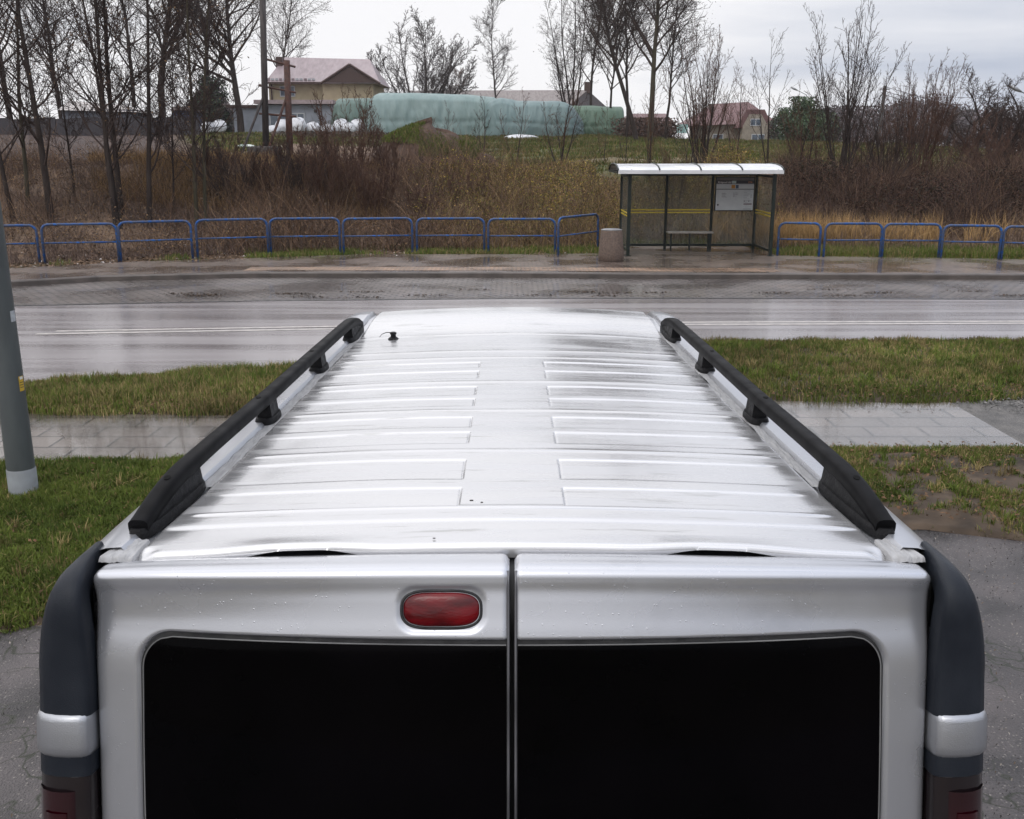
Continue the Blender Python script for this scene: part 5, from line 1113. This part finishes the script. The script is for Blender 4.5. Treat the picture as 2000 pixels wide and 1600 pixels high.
def tree(name, label, cat, px, Y, spec, seed, group=None, tops=None, mt=None, mc=None, leaves=None, dx=0.0):
    r = np.random.default_rng(seed); x = (px-1000)/FPX*(Y*ct+.1)+dx
    z = float(terr(x, Y)); t = thing(name, label, cat, (x, Y, z-.1), 0, group)
    rk = .78 if name == 'bare_tree' else .85 if 'tall_bare' in name or 'large' in name else 1
    ch = grow(r, [((sx, sy, 0), (lx, ly, 1), h, rd*rk) for (sx, sy, lx, ly, h, rd) in spec['stems']], spec['counts'], spec['lens'], spec['angs'], spec.get('up', (.1, .5, .4, .3)), spec.get('wob', (.04, .10, .14, .2)), spec.get('start', (.3, .15, .1)), spec.get('rmin', .007), spec.get('rr', .55))
    chains_mesh('trunk', [c for c in ch if c[0] == 0], mt or M_bark, t); chains_mesh('crown', [c for c in ch if c[0] > 0], mc or M_twig, t)
    if leaves: leafbits('leaves', ch, r, *leaves, t)
    elif name in ('large_bare_tree', 'tall_bare_tree', 'round_bare_tree'): leafbits('leaves', ch, r, 2200, .05, DKL, t, jit=.35, lv_min=3)
    return t
def slim(h, rd, lx=0, n=36, twin=None, rmin=.0085):
    st = [(0, 0, lx, 0, h, rd)]
    if twin: st.append(twin)
    return dict(stems=st, counts=(n, 9, 6), lens=(.27, .44, .5), angs=(48, 40, 40), start=(.16, .12, .1), rmin=rmin, rr=.45, up=(.05, .7, .4, .2), wob=(.025, .09, .14, .2))
def big(h, rd, n=20, lx=0, rmin=.017, ang=46, ln=.42, start=.28):
    return dict(stems=[(0, 0, lx, 0, h, rd)], counts=(n+4, 12, 8), lens=(ln, .44, .45), angs=(ang, 42, 42), start=(start, .2, .1), rmin=rmin, rr=.6, up=(.05, .5, .3, .2), wob=(.06, .11, .15, .2))
def many(n, h, rd, spread, seed, c=(7, 4), rmin=.007, ang=26, base=.25):
    q = np.random.default_rng(seed); st = []
    for k in range(n):
        a = q.uniform(0, 6.28); s = spread*q.uniform(.15, 1); st.append((math.cos(a)*base*q.uniform(0, 1), math.sin(a)*base*q.uniform(0, 1), math.cos(a)*s, math.sin(a)*s*.7, h*q.uniform(.6, 1), rd*q.uniform(.5, 1)))
    return dict(stems=st, counts=c, lens=(.34, .4, .4), angs=(ang, 32, 36), start=(.25, .15, .1), rmin=rmin, rr=.5, up=(.3, .6, .3, .2), wob=(.05, .08, .12, .2))
BR = [(.10, .065, .045), (.07, .045, .035), (.14, .09, .05)]
DKL = [(.05, .036, .032), (.07, .048, .038), (.035, .028, .027)]
# left roadside row
LT = 'bare trees on the left behind the barriers'
tree('bare_tree', 'thin bare tree closest to the left edge beside the lamp post', 'tree', 14, 29.0, slim(9, .09, -.06), 101, LT)
tree('bare_tree', 'slender bare tree with pale brown trunk between the edge tree and the thick one', 'tree', 46, 30.5, slim(9.5, .085, .01), 102, LT, mt=M_barkg)
tree('bare_tree', 'thickest dark straight trunk of the left row, with wide low limbs', 'tree', 88, 29, slim(10, .13, -.025, 34), 103, LT, leaves=(1400, .035, BR, ))
tree('bare_tree', 'bare tree with a thin second stem leaning out to the left', 'tree', 216, 29, slim(10, .11, -.05, 30, (.12, .1, -.13, 0, 10, .075)), 104, LT, leaves=(1200, .035, BR))
tree('bare_tree', 'straight dark trunk just right of the leaning twin stems', 'tree', 228, 30, slim(10.5, .115, -.015, 32), 105, LT)
tree('bare_tree', 'forked bare tree above the third barrier with rising side limbs', 'tree', 281, 29.5, slim(9, .105, .05, 30), 106, LT, leaves=(1000, .035, BR))
tree('bare_tree', 'bare tree with two close brown stems left of the two posts', 'tree', 376, 29.8, slim(8.5, .085, .015, 30, (.22, .1, .03, 0, 8.6, .075)), 107, LT, mt=M_barkg, leaves=(900, .035, BR))
tree('bare_tree', 'small thin bare sapling between the forked tree and the twin stems', 'tree', 330, 31, slim(5.5, .045, .04, 18), 108, LT)
tree('bare_tree', 'small bare sapling low between the thick tree and the leaning twin', 'tree', 140, 31, slim(6, .05, -.04, 18), 109, LT)
# big trees farther back on the left
BT = 'large bare trees far behind on the left'
tree('large_bare_tree', 'large bare tree with dense twiggy crown far behind the left lamp post', 'tree', 30, 95, big(19, .34, 24), 111, BT)
tree('large_bare_tree', 'broad bare crown rising behind the thick left trunk', 'tree', 130, 100, big(18, .32, 24), 112, BT)
tree('large_bare_tree', 'tall bare tree with thick trunk above the dark fence, left of the blue shed', 'tree', 318, 92, big(19, .42, 26, .03), 113, BT)
tree('large_bare_tree', 'tall bare tree behind the forked roadside tree', 'tree', 272, 104, big(19, .30, 24), 114, BT)
tree('large_bare_tree', 'dense bare tree above the dark gabled house', 'tree', 408, 112, big(22, .34, 26), 115, BT)
tree('large_bare_tree', 'wide crowned bare tree left of the yellow house', 'tree', 474, 100, big(17, .42, 26, .03, ang=52, ln=.5), 116, BT)
tree('large_bare_tree', 'bare tree rising behind the yellow house chimney', 'tree', 545, 124, big(20, .22, 26, .02, ang=42, ln=.36), 117, BT)
# middle distance
tree('round_bare_tree', 'wide round bare tree between the yellow house and the slender tree', 'tree', 822, 125, dict(stems=[(math.cos(a)*.4, 0, math.cos(a)*.62*q, math.sin(a)*.4, 12.5*(1.06-.25*q), .18) for a, q in ((0, .2), (3.1, .35), (.4, .8), (2.7, .9), (1.6, .3), (.1, 1.2), (3.3, 1.2), (-.8, .7), (3.0, 1.6), (.2, 1.6))], counts=(15, 9, 7), lens=(.45, .45, .42), angs=(36, 38, 40), start=(.12, .15, .1), rmin=.028, rr=.5, up=(.15, .35, .2, .1), wob=(.05, .09, .14, .2)), 121, mc=M_twigg)
tree('slender_bare_tree', 'pale slender bare tree standing alone above the long covered stack', 'tree', 976, 118, big(14.5, .14, 26, -.03, .016, 48, .30), 122, mc=M_twigg, mt=M_twigg)
tree('small_bare_tree', 'low faint bare tree with brownish twigs left of the slender tree', 'tree', 905, 140, big(8, .12, 14, rmin=.02), 123, mc=M_twigr)
RT = 'tall bare trees right of the covered stacks'
tree('tall_bare_tree', 'vase shaped bare tree leftmost of the tall group, above the barn roof', 'tree', 1118, 100, dict(stems=[(0, 0, a, 0, h, .14) for a, h in ((-.10, 14), (.0, 15), (-.22, 12.5), (.10, 13), (-.34, 9.5))], counts=(14, 8, 5), lens=(.30, .42, .45), angs=(36, 38, 40), start=(.2, .15, .1), rmin=.014, rr=.45, up=(.3, .6, .3, .2)), 131, RT)
tree('tall_bare_tree', 'straight bare tree beside the barn chimney', 'tree', 1152, 96, big(17, .17, 26, -.01, ang=36, ln=.28), 132, RT)
tree('tall_bare_tree', 'left thick leaning trunk of the tall pair above the red shed', 'tree', 1243, 78, big(18, .22, 28, -.16, ang=42, ln=.42, start=.28), 133, RT)
tree('tall_bare_tree', 'right thick trunk of the tall pair above the red shed', 'tree', 1268, 76, big(19, .26, 30, -.03, ang=44, ln=.42, start=.25), 134, RT, mt=M_barkg)
tree('tall_bare_tree', 'thin dark tree between and behind the two thick trunks', 'tree', 1222, 84, big(16, .16, 26, .03, ang=40, ln=.36), 135, RT)
tree('tall_bare_tree', 'bare tree just right of the thick pair with fine twigs', 'tree', 1298, 84, big(13.5, .14, 24, .02, ang=38, ln=.32), 136, RT)
tree('tall_bare_tree', 'lower twiggy tree between the vase shaped tree and the leaning trunk', 'tree', 1190, 92, big(12.5, .15, 26, .05, ang=44, ln=.42), 137, RT)
# saplings in front of the stacks
ST = 'thin bare saplings on the bank'
for k, (px, Y, h, rd, lx, n, lab) in enumerate([
  (943, 42, 2.7, .035, .06, 9, 'forked bare sapling in front of the middle of the stacks'), (1006, 41, 3.0, .028, .08, 9, 'thin bare sapling just left of the white plastic sheet'),
  (1094, 39, 3.2, .05, .02, 10, 'sturdy bare sapling in front of the gap between teal and green stacks'), (1100, 39.6, 2.8, .032, .22, 8, 'leaning bare sapling close behind the sturdy one'),
  (872, 43, 2.4, .022, -.03, 7, 'thin bare sapling beside the grassy mound'), (1180, 44, 2.6, .022, .02, 6, 'straight whip like sapling in front of the green stack'),
  (1222, 45, 2.7, .024, -.03, 7, 'whip like sapling at the right end of the green stack'), (1555, 36, 3.4, .04, .18, 9, 'v shaped bare sapling in front of the green domed tree'),
  (1578, 36.5, 3.8, .035, .02, 9, 'upright bare sapling behind the right end of the shelter'), (1500, 37, 4.4, .04, -.02, 12, 'tall bare sapling above the right shelter post'),
  (1440, 37.5, 3.4, .04, .0, 12, 'bare sapling above the timetable board'), (1270, 38, 3.6, .045, .03, 12, 'bare sapling above the left part of the shelter roof'),
  (1352, 38, 3.0, .035, -.04, 10, 'short bare sapling above the bench'), (1690, 36, 3.6, .035, .1, 10, 'bare sapling leaning right beside the tall shrub')]):
    tree('sapling', lab, 'sapling', px, Y, dict(stems=[(0, 0, lx, 0, h, rd), (0, 0, lx-.25, .1, h*.8, rd*.7)], counts=(n, 5, 3), lens=(.38, .42, .4), angs=(34, 34, 36), start=(.25, .15, .1), rmin=.006, rr=.5, up=(.3, .7, .3, .2), wob=(.05, .09, .12, .2)), 200+k, ST, mc=M_twigr if k % 3 else M_twig)
# many-stemmed tall shrubs
SH = 'tall many stemmed bare shrubs'
tree('tall_shrub', 'tall many stemmed bare shrub behind the shelter roof, beside the thick trunks', 'shrub', 1370, 38.5, many(11, 5.4, .05, .32, 1, (12, 6, 3), ang=30), 301, SH, mc=M_twigr)
tree('tall_shrub', 'tall fan shaped bare shrub with whippy stems right of the shelter', 'shrub', 1648, 35, many(16, 5.6, .045, .42, 2, (9, 5, 3)), 302, SH)
tree('tall_shrub', 'reddish brown bare shrub below the utility pole', 'shrub', 1795, 38, many(18, 4.7, .04, .55, 3, (10, 6, 3)), 303, SH, mc=M_twigr, mt=M_twigr)
tree('tall_shrub', 'dense reddish shrub in front of the dark teal stack and the white bales', 'shrub', 690, 33.5, many(22, 3.3, .03, .55, 4, (9, 6, 3)), 304, SH, mc=M_twigr, mt=M_twigr)
tree('tall_shrub', 'reddish shrub leaning over the grassy mound', 'shrub', 765, 34.5, many(16, 2.2, .028, .5, 5, (9, 6, 3)), 305, SH, mc=M_twigr, mt=M_twigr)
tree('tall_shrub', 'wiry brown shrub right of the twin stems, below the two posts', 'shrub', 590, 32, many(22, 2.2, .025, .75, 6, (9, 6, 3)), 306, SH, mc=M_twig)
tree('tall_shrub', 'wiry brown shrub behind the fourth barrier', 'shrub', 455, 32, many(16, 2.3, .022, .9, 7, (8, 5, 3)), 307, SH)
tree('tall_shrub', 'thin brown shrub behind the shelter glass', 'shrub', 1320, 34, many(16, 2.6, .022, .5, 8, (8, 5, 3)), 308, SH, mc=M_twigo)
tree('tall_shrub', 'wiry shrub on the dark bramble bank right of the tall fan shrub', 'shrub', 1735, 35.5, many(16, 3.0, .03, .6, 9, (9, 5, 3)), 309, SH, mc=M_twig)
for k, (px, Y, nn_, h, sp, lab) in enumerate([
  (520, 32.5, 22, 1.6, .7, 'bushy brown shrub right under the low concrete wall'), (640, 31.5, 26, 2.7, .6, 'reddish shrub between the rusty post and the mound'), (725, 31.5, 22, 2.2, .6, 'dense reddish shrub above the sixth barrier'),
  (815, 32, 18, 1.2, .7, 'low red brown shrub at the foot of the mound'), (415, 34, 20, 1.8, .7, 'thin twiggy shrub between the twin stems and the two posts'), (560, 34.5, 18, 1.5, .7, 'pale brown shrub below the white bales'),
  (905, 33, 14, 1.2, .7, 'small shrub between the mound and the forked sapling'), (1590, 36, 18, 2.6, .7, 'reddish twiggy shrub just right of the shelter roof'), (1700, 38.5, 22, 3.2, .7, 'thick reddish shrub between the two tall shrubs'),
  (1850, 39, 24, 3.6, .7, 'dense reddish shrub right of the shrub below the pole'), (1905, 37, 20, 2.6, .8, 'dark low shrub left of the gnarled tree'), (1770, 41, 24, 3.8, .6, 'purplish shrub behind the shrub below the pole'), (1975, 38.5, 22, 2.8, .8, 'dark shrub under the gnarled trees')]):
    tree('thicket_shrub', lab, 'shrub', px, Y, many(nn_ if px < 1500 else nn_*2//3, h*(1 if px < 1500 else .88), .022, sp, 40+k, (9, 6, 4) if px < 1500 else (7, 5, 3), ang=32, base=.5), 340+k, 'thicket shrubs on the bank', mc=M_twigr, mt=M_twigr)
tree('gnarled_tree', 'dark low gnarled fruit tree at the right edge', 'tree', 1945, 42, dict(stems=[(0, 0, .1, 0, 2.6, .16), (0, 0, -.55, .2, 3.4, .11), (0, 0, .7, 0, 3.4, .11), (0, 0, -.15, .3, 3.9, .12), (0, 0, .3, -.2, 3.9, .1), (0, 0, -.9, -.1, 3.0, .08)], counts=(16, 10, 6), lens=(.55, .45, .45), angs=(50, 46, 44), start=(.15, .15, .1), rmin=.010, rr=.55, up=(.2, .35, .2, .1), wob=(.10, .16, .2, .25)), 320)
tree('gnarled_tree', 'second dark gnarled tree half cut by the right edge', 'tree', 2015, 45, dict(stems=[(0, 0, -.1, 0, 4.0, .14), (0, 0, -.5, .2, 3.6, .10), (0, 0, .5, 0, 3.6, .1)], counts=(16, 10, 6), lens=(.5, .45, .45), angs=(46, 44, 44), start=(.15, .15, .1), rmin=.010, rr=.55, up=(.2, .35, .2, .1), wob=(.10, .14, .2, .25)), 321)
# green shrub-trees and far wood on the right
M_leafy = colmat('evergreen_leaves', .7, 1.0, nscale=300)
def crown_mass(name, label, cat, px, Y, wd, ht, seed, cols, n, size, domed=1.0, pyb=None, group=None, dep=1.0, trunk=True, kind=None, zoff=0):
    r = np.random.default_rng(seed); x = (px-1000)/FPX*(Y*ct+.1); z = float(terr(x, Y))+zoff
    t = thing(name, label, cat, (x, Y, z), 0, group)
    if trunk: MB().tube([(0, 0, -.2), (.05, 0, ht*.35), (0, .03, ht*.7)], [wd*.05, wd*.035, wd*.015], 8).build('trunk', M_bark, t, smooth=True)
    # leaf clusters on lumpy shell and inside
    nl = max(8, n//60); a = r.uniform(0, 6.28, nl); el = np.arcsin(r.uniform(-.75, 1, nl)); rad_ = r.uniform(.55, .98, nl)
    c = np.stack([np.cos(a)*np.cos(el)*wd/2, np.sin(a)*np.cos(el)*wd/2*dep, (np.sin(el)*.5*domed+.5)*ht], 1)*np.stack([rad_, rad_, .5+.5*rad_], 1)
    k = r.integers(0, nl, n); s = wd*.085; p = c[k]+r.normal(0, 1, (n, 3))*s*np.array([1, 1, .8]); p[:, 2] = np.clip(p[:, 2], .03*ht, ht)
    tone = r.uniform(.6, 1.35, nl)[k]
    u = r.normal(0, 1, (n, 3)); u /= np.linalg.norm(u, axis=1)[:, None]; v = np.cross(u, r.normal(0, 1, (n, 3))); v /= np.linalg.norm(v, axis=1)[:, None]; q = r.uniform(size*.6, size*1.3, n)[:, None]
    V = np.stack([p-u*q, p+v*q*.6, p+u*q, p-v*q*.6], 1).reshape(-1, 3); b = np.arange(n)*4
    cl = np.array(cols)[r.integers(0, len(cols), n)]*(tone*r.uniform(.75, 1.25, n))[:, None]
    np_mesh('crown', V, np.stack([b, b+1, b+2, b+3], 1), M_leafy, t, col=np.repeat(cl, 4, 0)); return t
GD = [(.06, .095, .05), (.08, .11, .055), (.05, .08, .045)]; GO = [(.07, .085, .03), (.055, .07, .028)]; DK = [(.03, .032, .03), (.04, .035, .032)]
crown_mass('domed_tree', 'green dome shaped evergreen right of the red roofed house', 'tree', 1562, 95, 3.9, 4.7, 401, GD, 9000, .12, zoff=-.6)
crown_mass('domed_tree', 'smaller dark evergreen touching the domed one on its right', 'tree', 1600, 98, 3.4, 3.8, 402, DK+GD[:1], 6000, .12, zoff=-.4)
crown_mass('evergreen_tree', 'dark evergreen behind the bare trunks left of the blue shed', 'tree', 425, 104, 3.6, 7.0, 403, DK+GD[:1], 7000, .14, zoff=-1)
crown_mass('evergreen_tree', 'dark conifer beside the red roofed house', 'tree', 1530, 130, 3.5, 5.6, 404, DK+GD[:1], 6000, .14, zoff=-1)
crown_mass('hedge_bush', 'low brown bush in front of the red shed', 'bush', 1262, 88, 5.5, 1.7, 405, [(.10, .055, .04), (.07, .045, .035)], 6000, .10, trunk=False)
crown_mass('hedge_bush', 'brown overgrown heap under the white bales', 'bush', 640, 80, 9.5, 1.6, 406, [(.07, .05, .04), (.05, .038, .03)], 8000, .10, trunk=False, zoff=-1.25)
HZ = [(.13, .105, .115), (.155, .125, .13), (.11, .105, .11)]  # pale crown colours with the distance haze mixed in
r9 = np.random.default_rng(9)
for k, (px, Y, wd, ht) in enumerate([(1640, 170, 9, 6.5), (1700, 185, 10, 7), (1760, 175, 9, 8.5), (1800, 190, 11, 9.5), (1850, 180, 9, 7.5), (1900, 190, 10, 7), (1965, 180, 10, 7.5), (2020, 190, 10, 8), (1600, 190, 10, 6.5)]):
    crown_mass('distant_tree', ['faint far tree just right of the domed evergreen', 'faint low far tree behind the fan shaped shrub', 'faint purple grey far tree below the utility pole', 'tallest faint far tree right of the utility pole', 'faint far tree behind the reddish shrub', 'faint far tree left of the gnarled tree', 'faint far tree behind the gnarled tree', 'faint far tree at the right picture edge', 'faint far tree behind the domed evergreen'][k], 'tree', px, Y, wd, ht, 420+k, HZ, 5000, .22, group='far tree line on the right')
# ---------------------------------------------------------------- brush that nobody could count
r = np.random.default_rng(88)
def bank_pts(n, x0, x1, y0, y1, seed):
    q = np.random.default_rng(seed); x = q.uniform(x0, x1, n); y = q.uniform(y0, y1, n); k = vis(x, y, 1.1); return x[k], y[k], q
# dead stems, brown, over the whole bank
x, y, q = bank_pts(330000, -24, 24, 24.5, 42, 500); px_ = x/y*FPX+1000
g_, n_, m_, p_ = zone(x, y); b0 = E_pavback(x)+1.6
dens = vnoise(x, y, .9, 501)*.6+vnoise(x, y, .3, 502)*.4
k = (y > b0) & (g_ < .5) & (dens > q.uniform(.15, .75, len(x))); x, y, px_, dens = x[k], y[k], px_[k], dens[k]
hmul = .55+.9*vnoise(x, y, 1.6, 503); hmul = hmul*(1-.72*sstep(32.5, 37, y+3.5*(vnoise(x, y, 2.2, 505)-.5))); h = q.uniform(.18, .75, len(x))*hmul*(1-.45*(1-sstep(500, 640, px_)))
c0 = np.outer(q.uniform(.5, 1.5, len(x)), (.15, .105, .078)); left = (1-sstep(450, 640, px_))[:, None]; c0 = c0*(1-left)+c0*left*np.array((.85, .86, .95))
och = (sstep(820, 900, px_)*(1-sstep(1190, 1260, px_)))[:, None]; sel = (q.uniform(0, 1, len(x)) < .55)[:, None]*och; c0 = c0*(1-sel)+np.outer(q.uniform(.6, 1.4, len(x)), (.22, .15, .075))*sel
dkb = (sstep(1520, 1560, px_)*sstep(31, 32.5, y))[:, None]; c0 = c0*(1-dkb)+c0*dkb*np.array((.48, .42, .48))
blades('dead_undergrowth', x, y, terr(x, y), h, q.uniform(.010, .020, len(x)), c0, .95, 'tangled brown dead stems covering the bank behind the barriers', 'undergrowth', seed=504)
# leafy bits hanging in the brush (olive / ochre in the middle, dark right)
def bits(name, n, x0, x1, y0, y1, keep, colf, zr, size, label, seed):
    x, y, q = bank_pts(n, x0, x1, y0, y1, seed); px_ = x/y*FPX+1000; k = keep(x, y, px_, q); x, y, px_ = x[k], y[k], px_[k]; n = len(x)
    tuft = vnoise(x, y, .8, seed+1); z = terr(x, y)+q.uniform(.03, 1, n)*zr*(.35+1.0*tuft)*(1-.8*sstep(32.5, 37, y+3.5*(vnoise(x, y, 2.2, seed+2)-.5))); p = np.stack([x, y, z], 1)
    u = q.normal(0, 1, (n, 3)); u /= np.linalg.norm(u, axis=1)[:, None]; v = np.cross(u, q.normal(0, 1, (n, 3))); v /= np.linalg.norm(v, axis=1)[:, None]; s = q.uniform(size*.5, size*1.4, n)[:, None]
    V = np.stack([p-u*s, p+v*s*.5, p+u*s, p-v*s*.5], 1).reshape(-1, 3); b = np.arange(n)*4
    return tag(np_mesh(name, V, np.stack([b, b+1, b+2, b+3], 1), M_blade, col=np.repeat(colf(q, n, x, y), 4, 0)), label, 'undergrowth', kind='stuff')
def ochf(q, n, x, y):
    c = np.array([(.25, .19, .035), (.13, .125, .025), (.19, .11, .045), (.10, .10, .025), (.27, .18, .07), (.07, .045, .025)]); return c[q.integers(0, 6, n)]*(.45+1.1*vnoise(x, y, .55, 80))[:, None]*q.uniform(.5, 1.25, (n, 1))
bits('leafy_brush', 110000, -5, 8.2, 29.2, 38, lambda x, y, p, q: (y > E_pavback(x)+1.4) & (sstep(780, 900, p)*(1-sstep(1500, 1530, p))*(.1+1.3*vnoise(x, y, 1.1, 77)*(.4+.9*vnoise(x, y, 3.0, 81))) > q.uniform(0, 1, len(x))), ochf, 1.35, .026, 'ochre and olive leafed brush in the middle of the bank', 510)
bits('bramble', 130000, 7.5, 20, 30.6, 38, lambda x, y, p, q: (y > E_pavback(x)+2.4) & (p > 1515) & (vnoise(x, y, .9, 78) > q.uniform(0, .8, len(x))), lambda q, n, x, y: np.array([(.035, .022, .02), (.05, .03, .024), (.03, .028, .018), (.07, .04, .028)])[q.integers(0, 4, n)]*q.uniform(.6, 1.3, (n, 1)), 1.0, .035, 'dark bramble thicket on the bank right of the shelter', 520)
bits('brown_brush', 120000, -22, -2, 26, 40, lambda x, y, p, q: (y > E_pavback(x)+1.2) & (p < 900) & (vnoise(x, y, 1.2, 79)*.8 > q.uniform(0, 1, len(x))), lambda q, n, x, y: np.array([(.15, .095, .06), (.10, .07, .052), (.20, .13, .07), (.09, .07, .06)])[q.integers(0, 4, n)]*q.uniform(.5, 1.3, (n, 1)), .9, .03, 'brown withered brush on the left half of the bank', 530)
# arching canes: the tangle of the thicket
def canes(name, n, x0, x1, y0, y1, keep, L0, L1, cols, label, seed, wd=.011):
    x, y, q = bank_pts(n, x0, x1, y0, y1, seed); px_ = x/y*FPX+1000; k = keep(x, y, px_, q); x, y = x[k], y[k]; n = len(x)
    px2 = x/y*FPX+1000; Lc = q.uniform(L0, L1, n)*(.35+.9*vnoise(x, y, 1.3, seed+1))*(1-.6*sstep(380, 430, px2)*(1-sstep(600, 630, px2))*sstep(31, 34, y)); az = q.uniform(0, 6.28, n); el = np.radians(q.uniform(35, 88, n)); dr = np.radians(q.uniform(0, 95, n)); m = 6
    P = np.zeros((n, m+1, 3)); P[:, 0] = np.stack([x, y, terr(x, y)-.03], 1); a2 = az+0
    for i in range(m):
        e = el-dr*(i/m)**1.3; a2 = a2+q.normal(0, .18, n); P[:, i+1] = P[:, i]+np.stack([np.cos(a2)*np.cos(e), np.sin(a2)*np.cos(e), np.sin(e)], 1)*(Lc/m)[:, None]
    wdv = (np.linspace(1, .35, m+1)*wd*.5)[None, :, None]*q.uniform(.6, 1.5, n)[:, None, None]; t = q.uniform(0, 3.14, n); sd_ = np.stack([np.cos(t), np.sin(t)*.5, 0*t+.3], 1)[:, None]
    V = np.stack([P-sd_*wdv, P+sd_*wdv], 2).reshape(-1, 3); b = (np.arange(n)*(m+1)*2)[:, None]+(np.arange(m)*2)[None]; b = b.ravel()
    c = np.array(cols)[q.integers(0, len(cols), n)]*q.uniform(.5, 1.5, (n, 1)); return tag(np_mesh(name, V, np.stack([b, b+1, b+3, b+2], 1), M_blade, col=np.repeat(c, (m+1)*2, 0)), label, 'undergrowth', kind='stuff')
RB = [(.12, .072, .048), (.075, .048, .036), (.18, .115, .07), (.05, .036, .03)]
canes('thicket_canes', 60000, -22, 1, 27, 39, lambda x, y, p, q: (y > E_pavback(x)+1.5) & (p < 960) & (vnoise(x, y, 1.6, 601)*(.6+.5*(p > 430)) > q.uniform(.1, .85, len(x))), .7, 2.2, RB, 'red brown tangled canes on the left half of the bank', 600)
canes('bank_canes', 42000, -4, 8, 29, 38, lambda x, y, p, q: (y > E_pavback(x)+1.5) & (p > 860) & (p < 1540) & (vnoise(x, y, 1.2, 611) > q.uniform(.1, .9, len(x))) & (y < 36.5), .4, 1.6, RB+[(.22, .15, .07), (.16, .13, .05)], 'brown and ochre canes in the brush behind the bus shelter', 610)
canes('bramble_canes', 60000, 7.5, 20, 29.5, 40, lambda x, y, p, q: (y > E_pavback(x)+2.0) & (p > 1505) & (vnoise(x, y, 1.5, 621) > q.uniform(.05, .8, len(x))), .6, 2.0, [(.06, .036, .028), (.04, .027, .023), (.12, .075, .05)], 'dark red brown bramble canes right of the shelter', 620)
# straw-coloured dry grass along the right barriers and left of the posts
x, y, q = bank_pts(150000, 5, 20, 28.5, 33.5, 540); px_ = x/y*FPX+1000; b0 = E_pavback(x)
k = (y > b0+.7) & (y < b0+3.4) & (px_ > 1380) & (vnoise(x, y, .5, 541) > q.uniform(.2, .8, len(x))); x, y = x[k], y[k]
blades('dry_grass', x, y, terr(x, y), q.uniform(.3, 1.15, len(x)), q.uniform(.008, .018, len(x)), np.outer(q.uniform(.5, 1.3, len(x)), (.40, .26, .12)), .45, 'tall straw coloured dry grass behind the right barriers', seed=542)
x, y, q = bank_pts(90000, -16, -3, 31, 42, 550); px_ = x/y*FPX+1000
k = (px_ > 200) & (px_ < 760) & (vnoise(x, y, 1.3, 551) > q.uniform(.35, .9, len(x))); x, y = x[k], y[k]
blades('dry_weeds', x, y, terr(x, y), q.uniform(.2, .7, len(x)), q.uniform(.012, .025, len(x)), np.outer(q.uniform(.5, 1.3, len(x)), (.20, .125, .06)), .45, 'tawny dry weeds on the bank below the two posts', seed=552)
# grassy soil mound
c = W(835, 300, 41); rows = []
mx = 2.5; mound = thing('soil_mound', 'brown soil mound with green grass on its top beside the long stack', 'mound', (c.x, 41, float(terr(c.x, 41))-.05))
for k, f in enumerate(np.linspace(0, 1, 16)):
    ring = []
    for qq in range(48):
        t = 2*math.pi*qq/48; rr_ = math.cos(f*math.pi/2)**.6*(1+.30*(float(vnoise(math.cos(t)*2+3, math.sin(t)*2+3, .8, 90))-.5))
        ring.append((mx*rr_*math.cos(t)+(.25*float(vnoise(t*3, f*5, .5, 92))), 1.6*rr_*math.sin(t), 1.62*f*(1+.35*(float(vnoise(math.cos(t)*rr_*2+7, math.sin(t)*2, .7, 91))-.5)-.12*math.cos(t))-.15*(k == 0)))
    rows.append(ring)
MB().grid(rows, close=True).build('soil_heap', mat('mound_soil', (.075, .042, .028), (.045, .027, .02), 5, .9, bump=1, bscale=9, bdist=.06), mound, smooth=True)
n = 16000; q = np.random.default_rng(93); t = q.uniform(0, 6.28, n); f = q.uniform(.35, 1, n); rr_ = np.cos(f*np.pi/2)**.6
x = mx*rr_*np.cos(t); y = 1.6*rr_*np.sin(t); z = 1.62*f*(1-.12*np.cos(t)); kk = (f > .62) | (np.cos(t) > -.1); x, y, z = x[kk], y[kk], z[kk]
gb = blades('grass_tufts', x, y, z, q.uniform(.06, .22, len(x)), q.uniform(.02, .035, len(x)), gcol(q, x, y, .12, .9), .5, None, None, seed=94)
gb.parent = mound; 
for kx in ('label', 'category'):
    if kx in gb: del gb[kx]

# ---------------------------------------------------------------- damp air
hm = bpy.data.materials.new('damp_air'); hm.use_nodes = True; hn = hm.node_tree; hn.nodes.clear()
ho = hn.nodes.new('ShaderNodeOutputMaterial'); hv = hn.nodes.new('ShaderNodeVolumePrincipled')
hv.inputs['Color'].default_value = (0.93, 0.94, 0.98, 1); hv.inputs['Density'].default_value = 0.00022; hv.inputs['Anisotropy'].default_value = 0.2
hn.links.new(hv.outputs[0], ho.inputs['Volume'])
hz = MB().box((-705, -305, -1.5), (705, 705, 30)).build('haze', hm); tag(hz, kind='stuff')
S.cycles.volume_bounces = 1
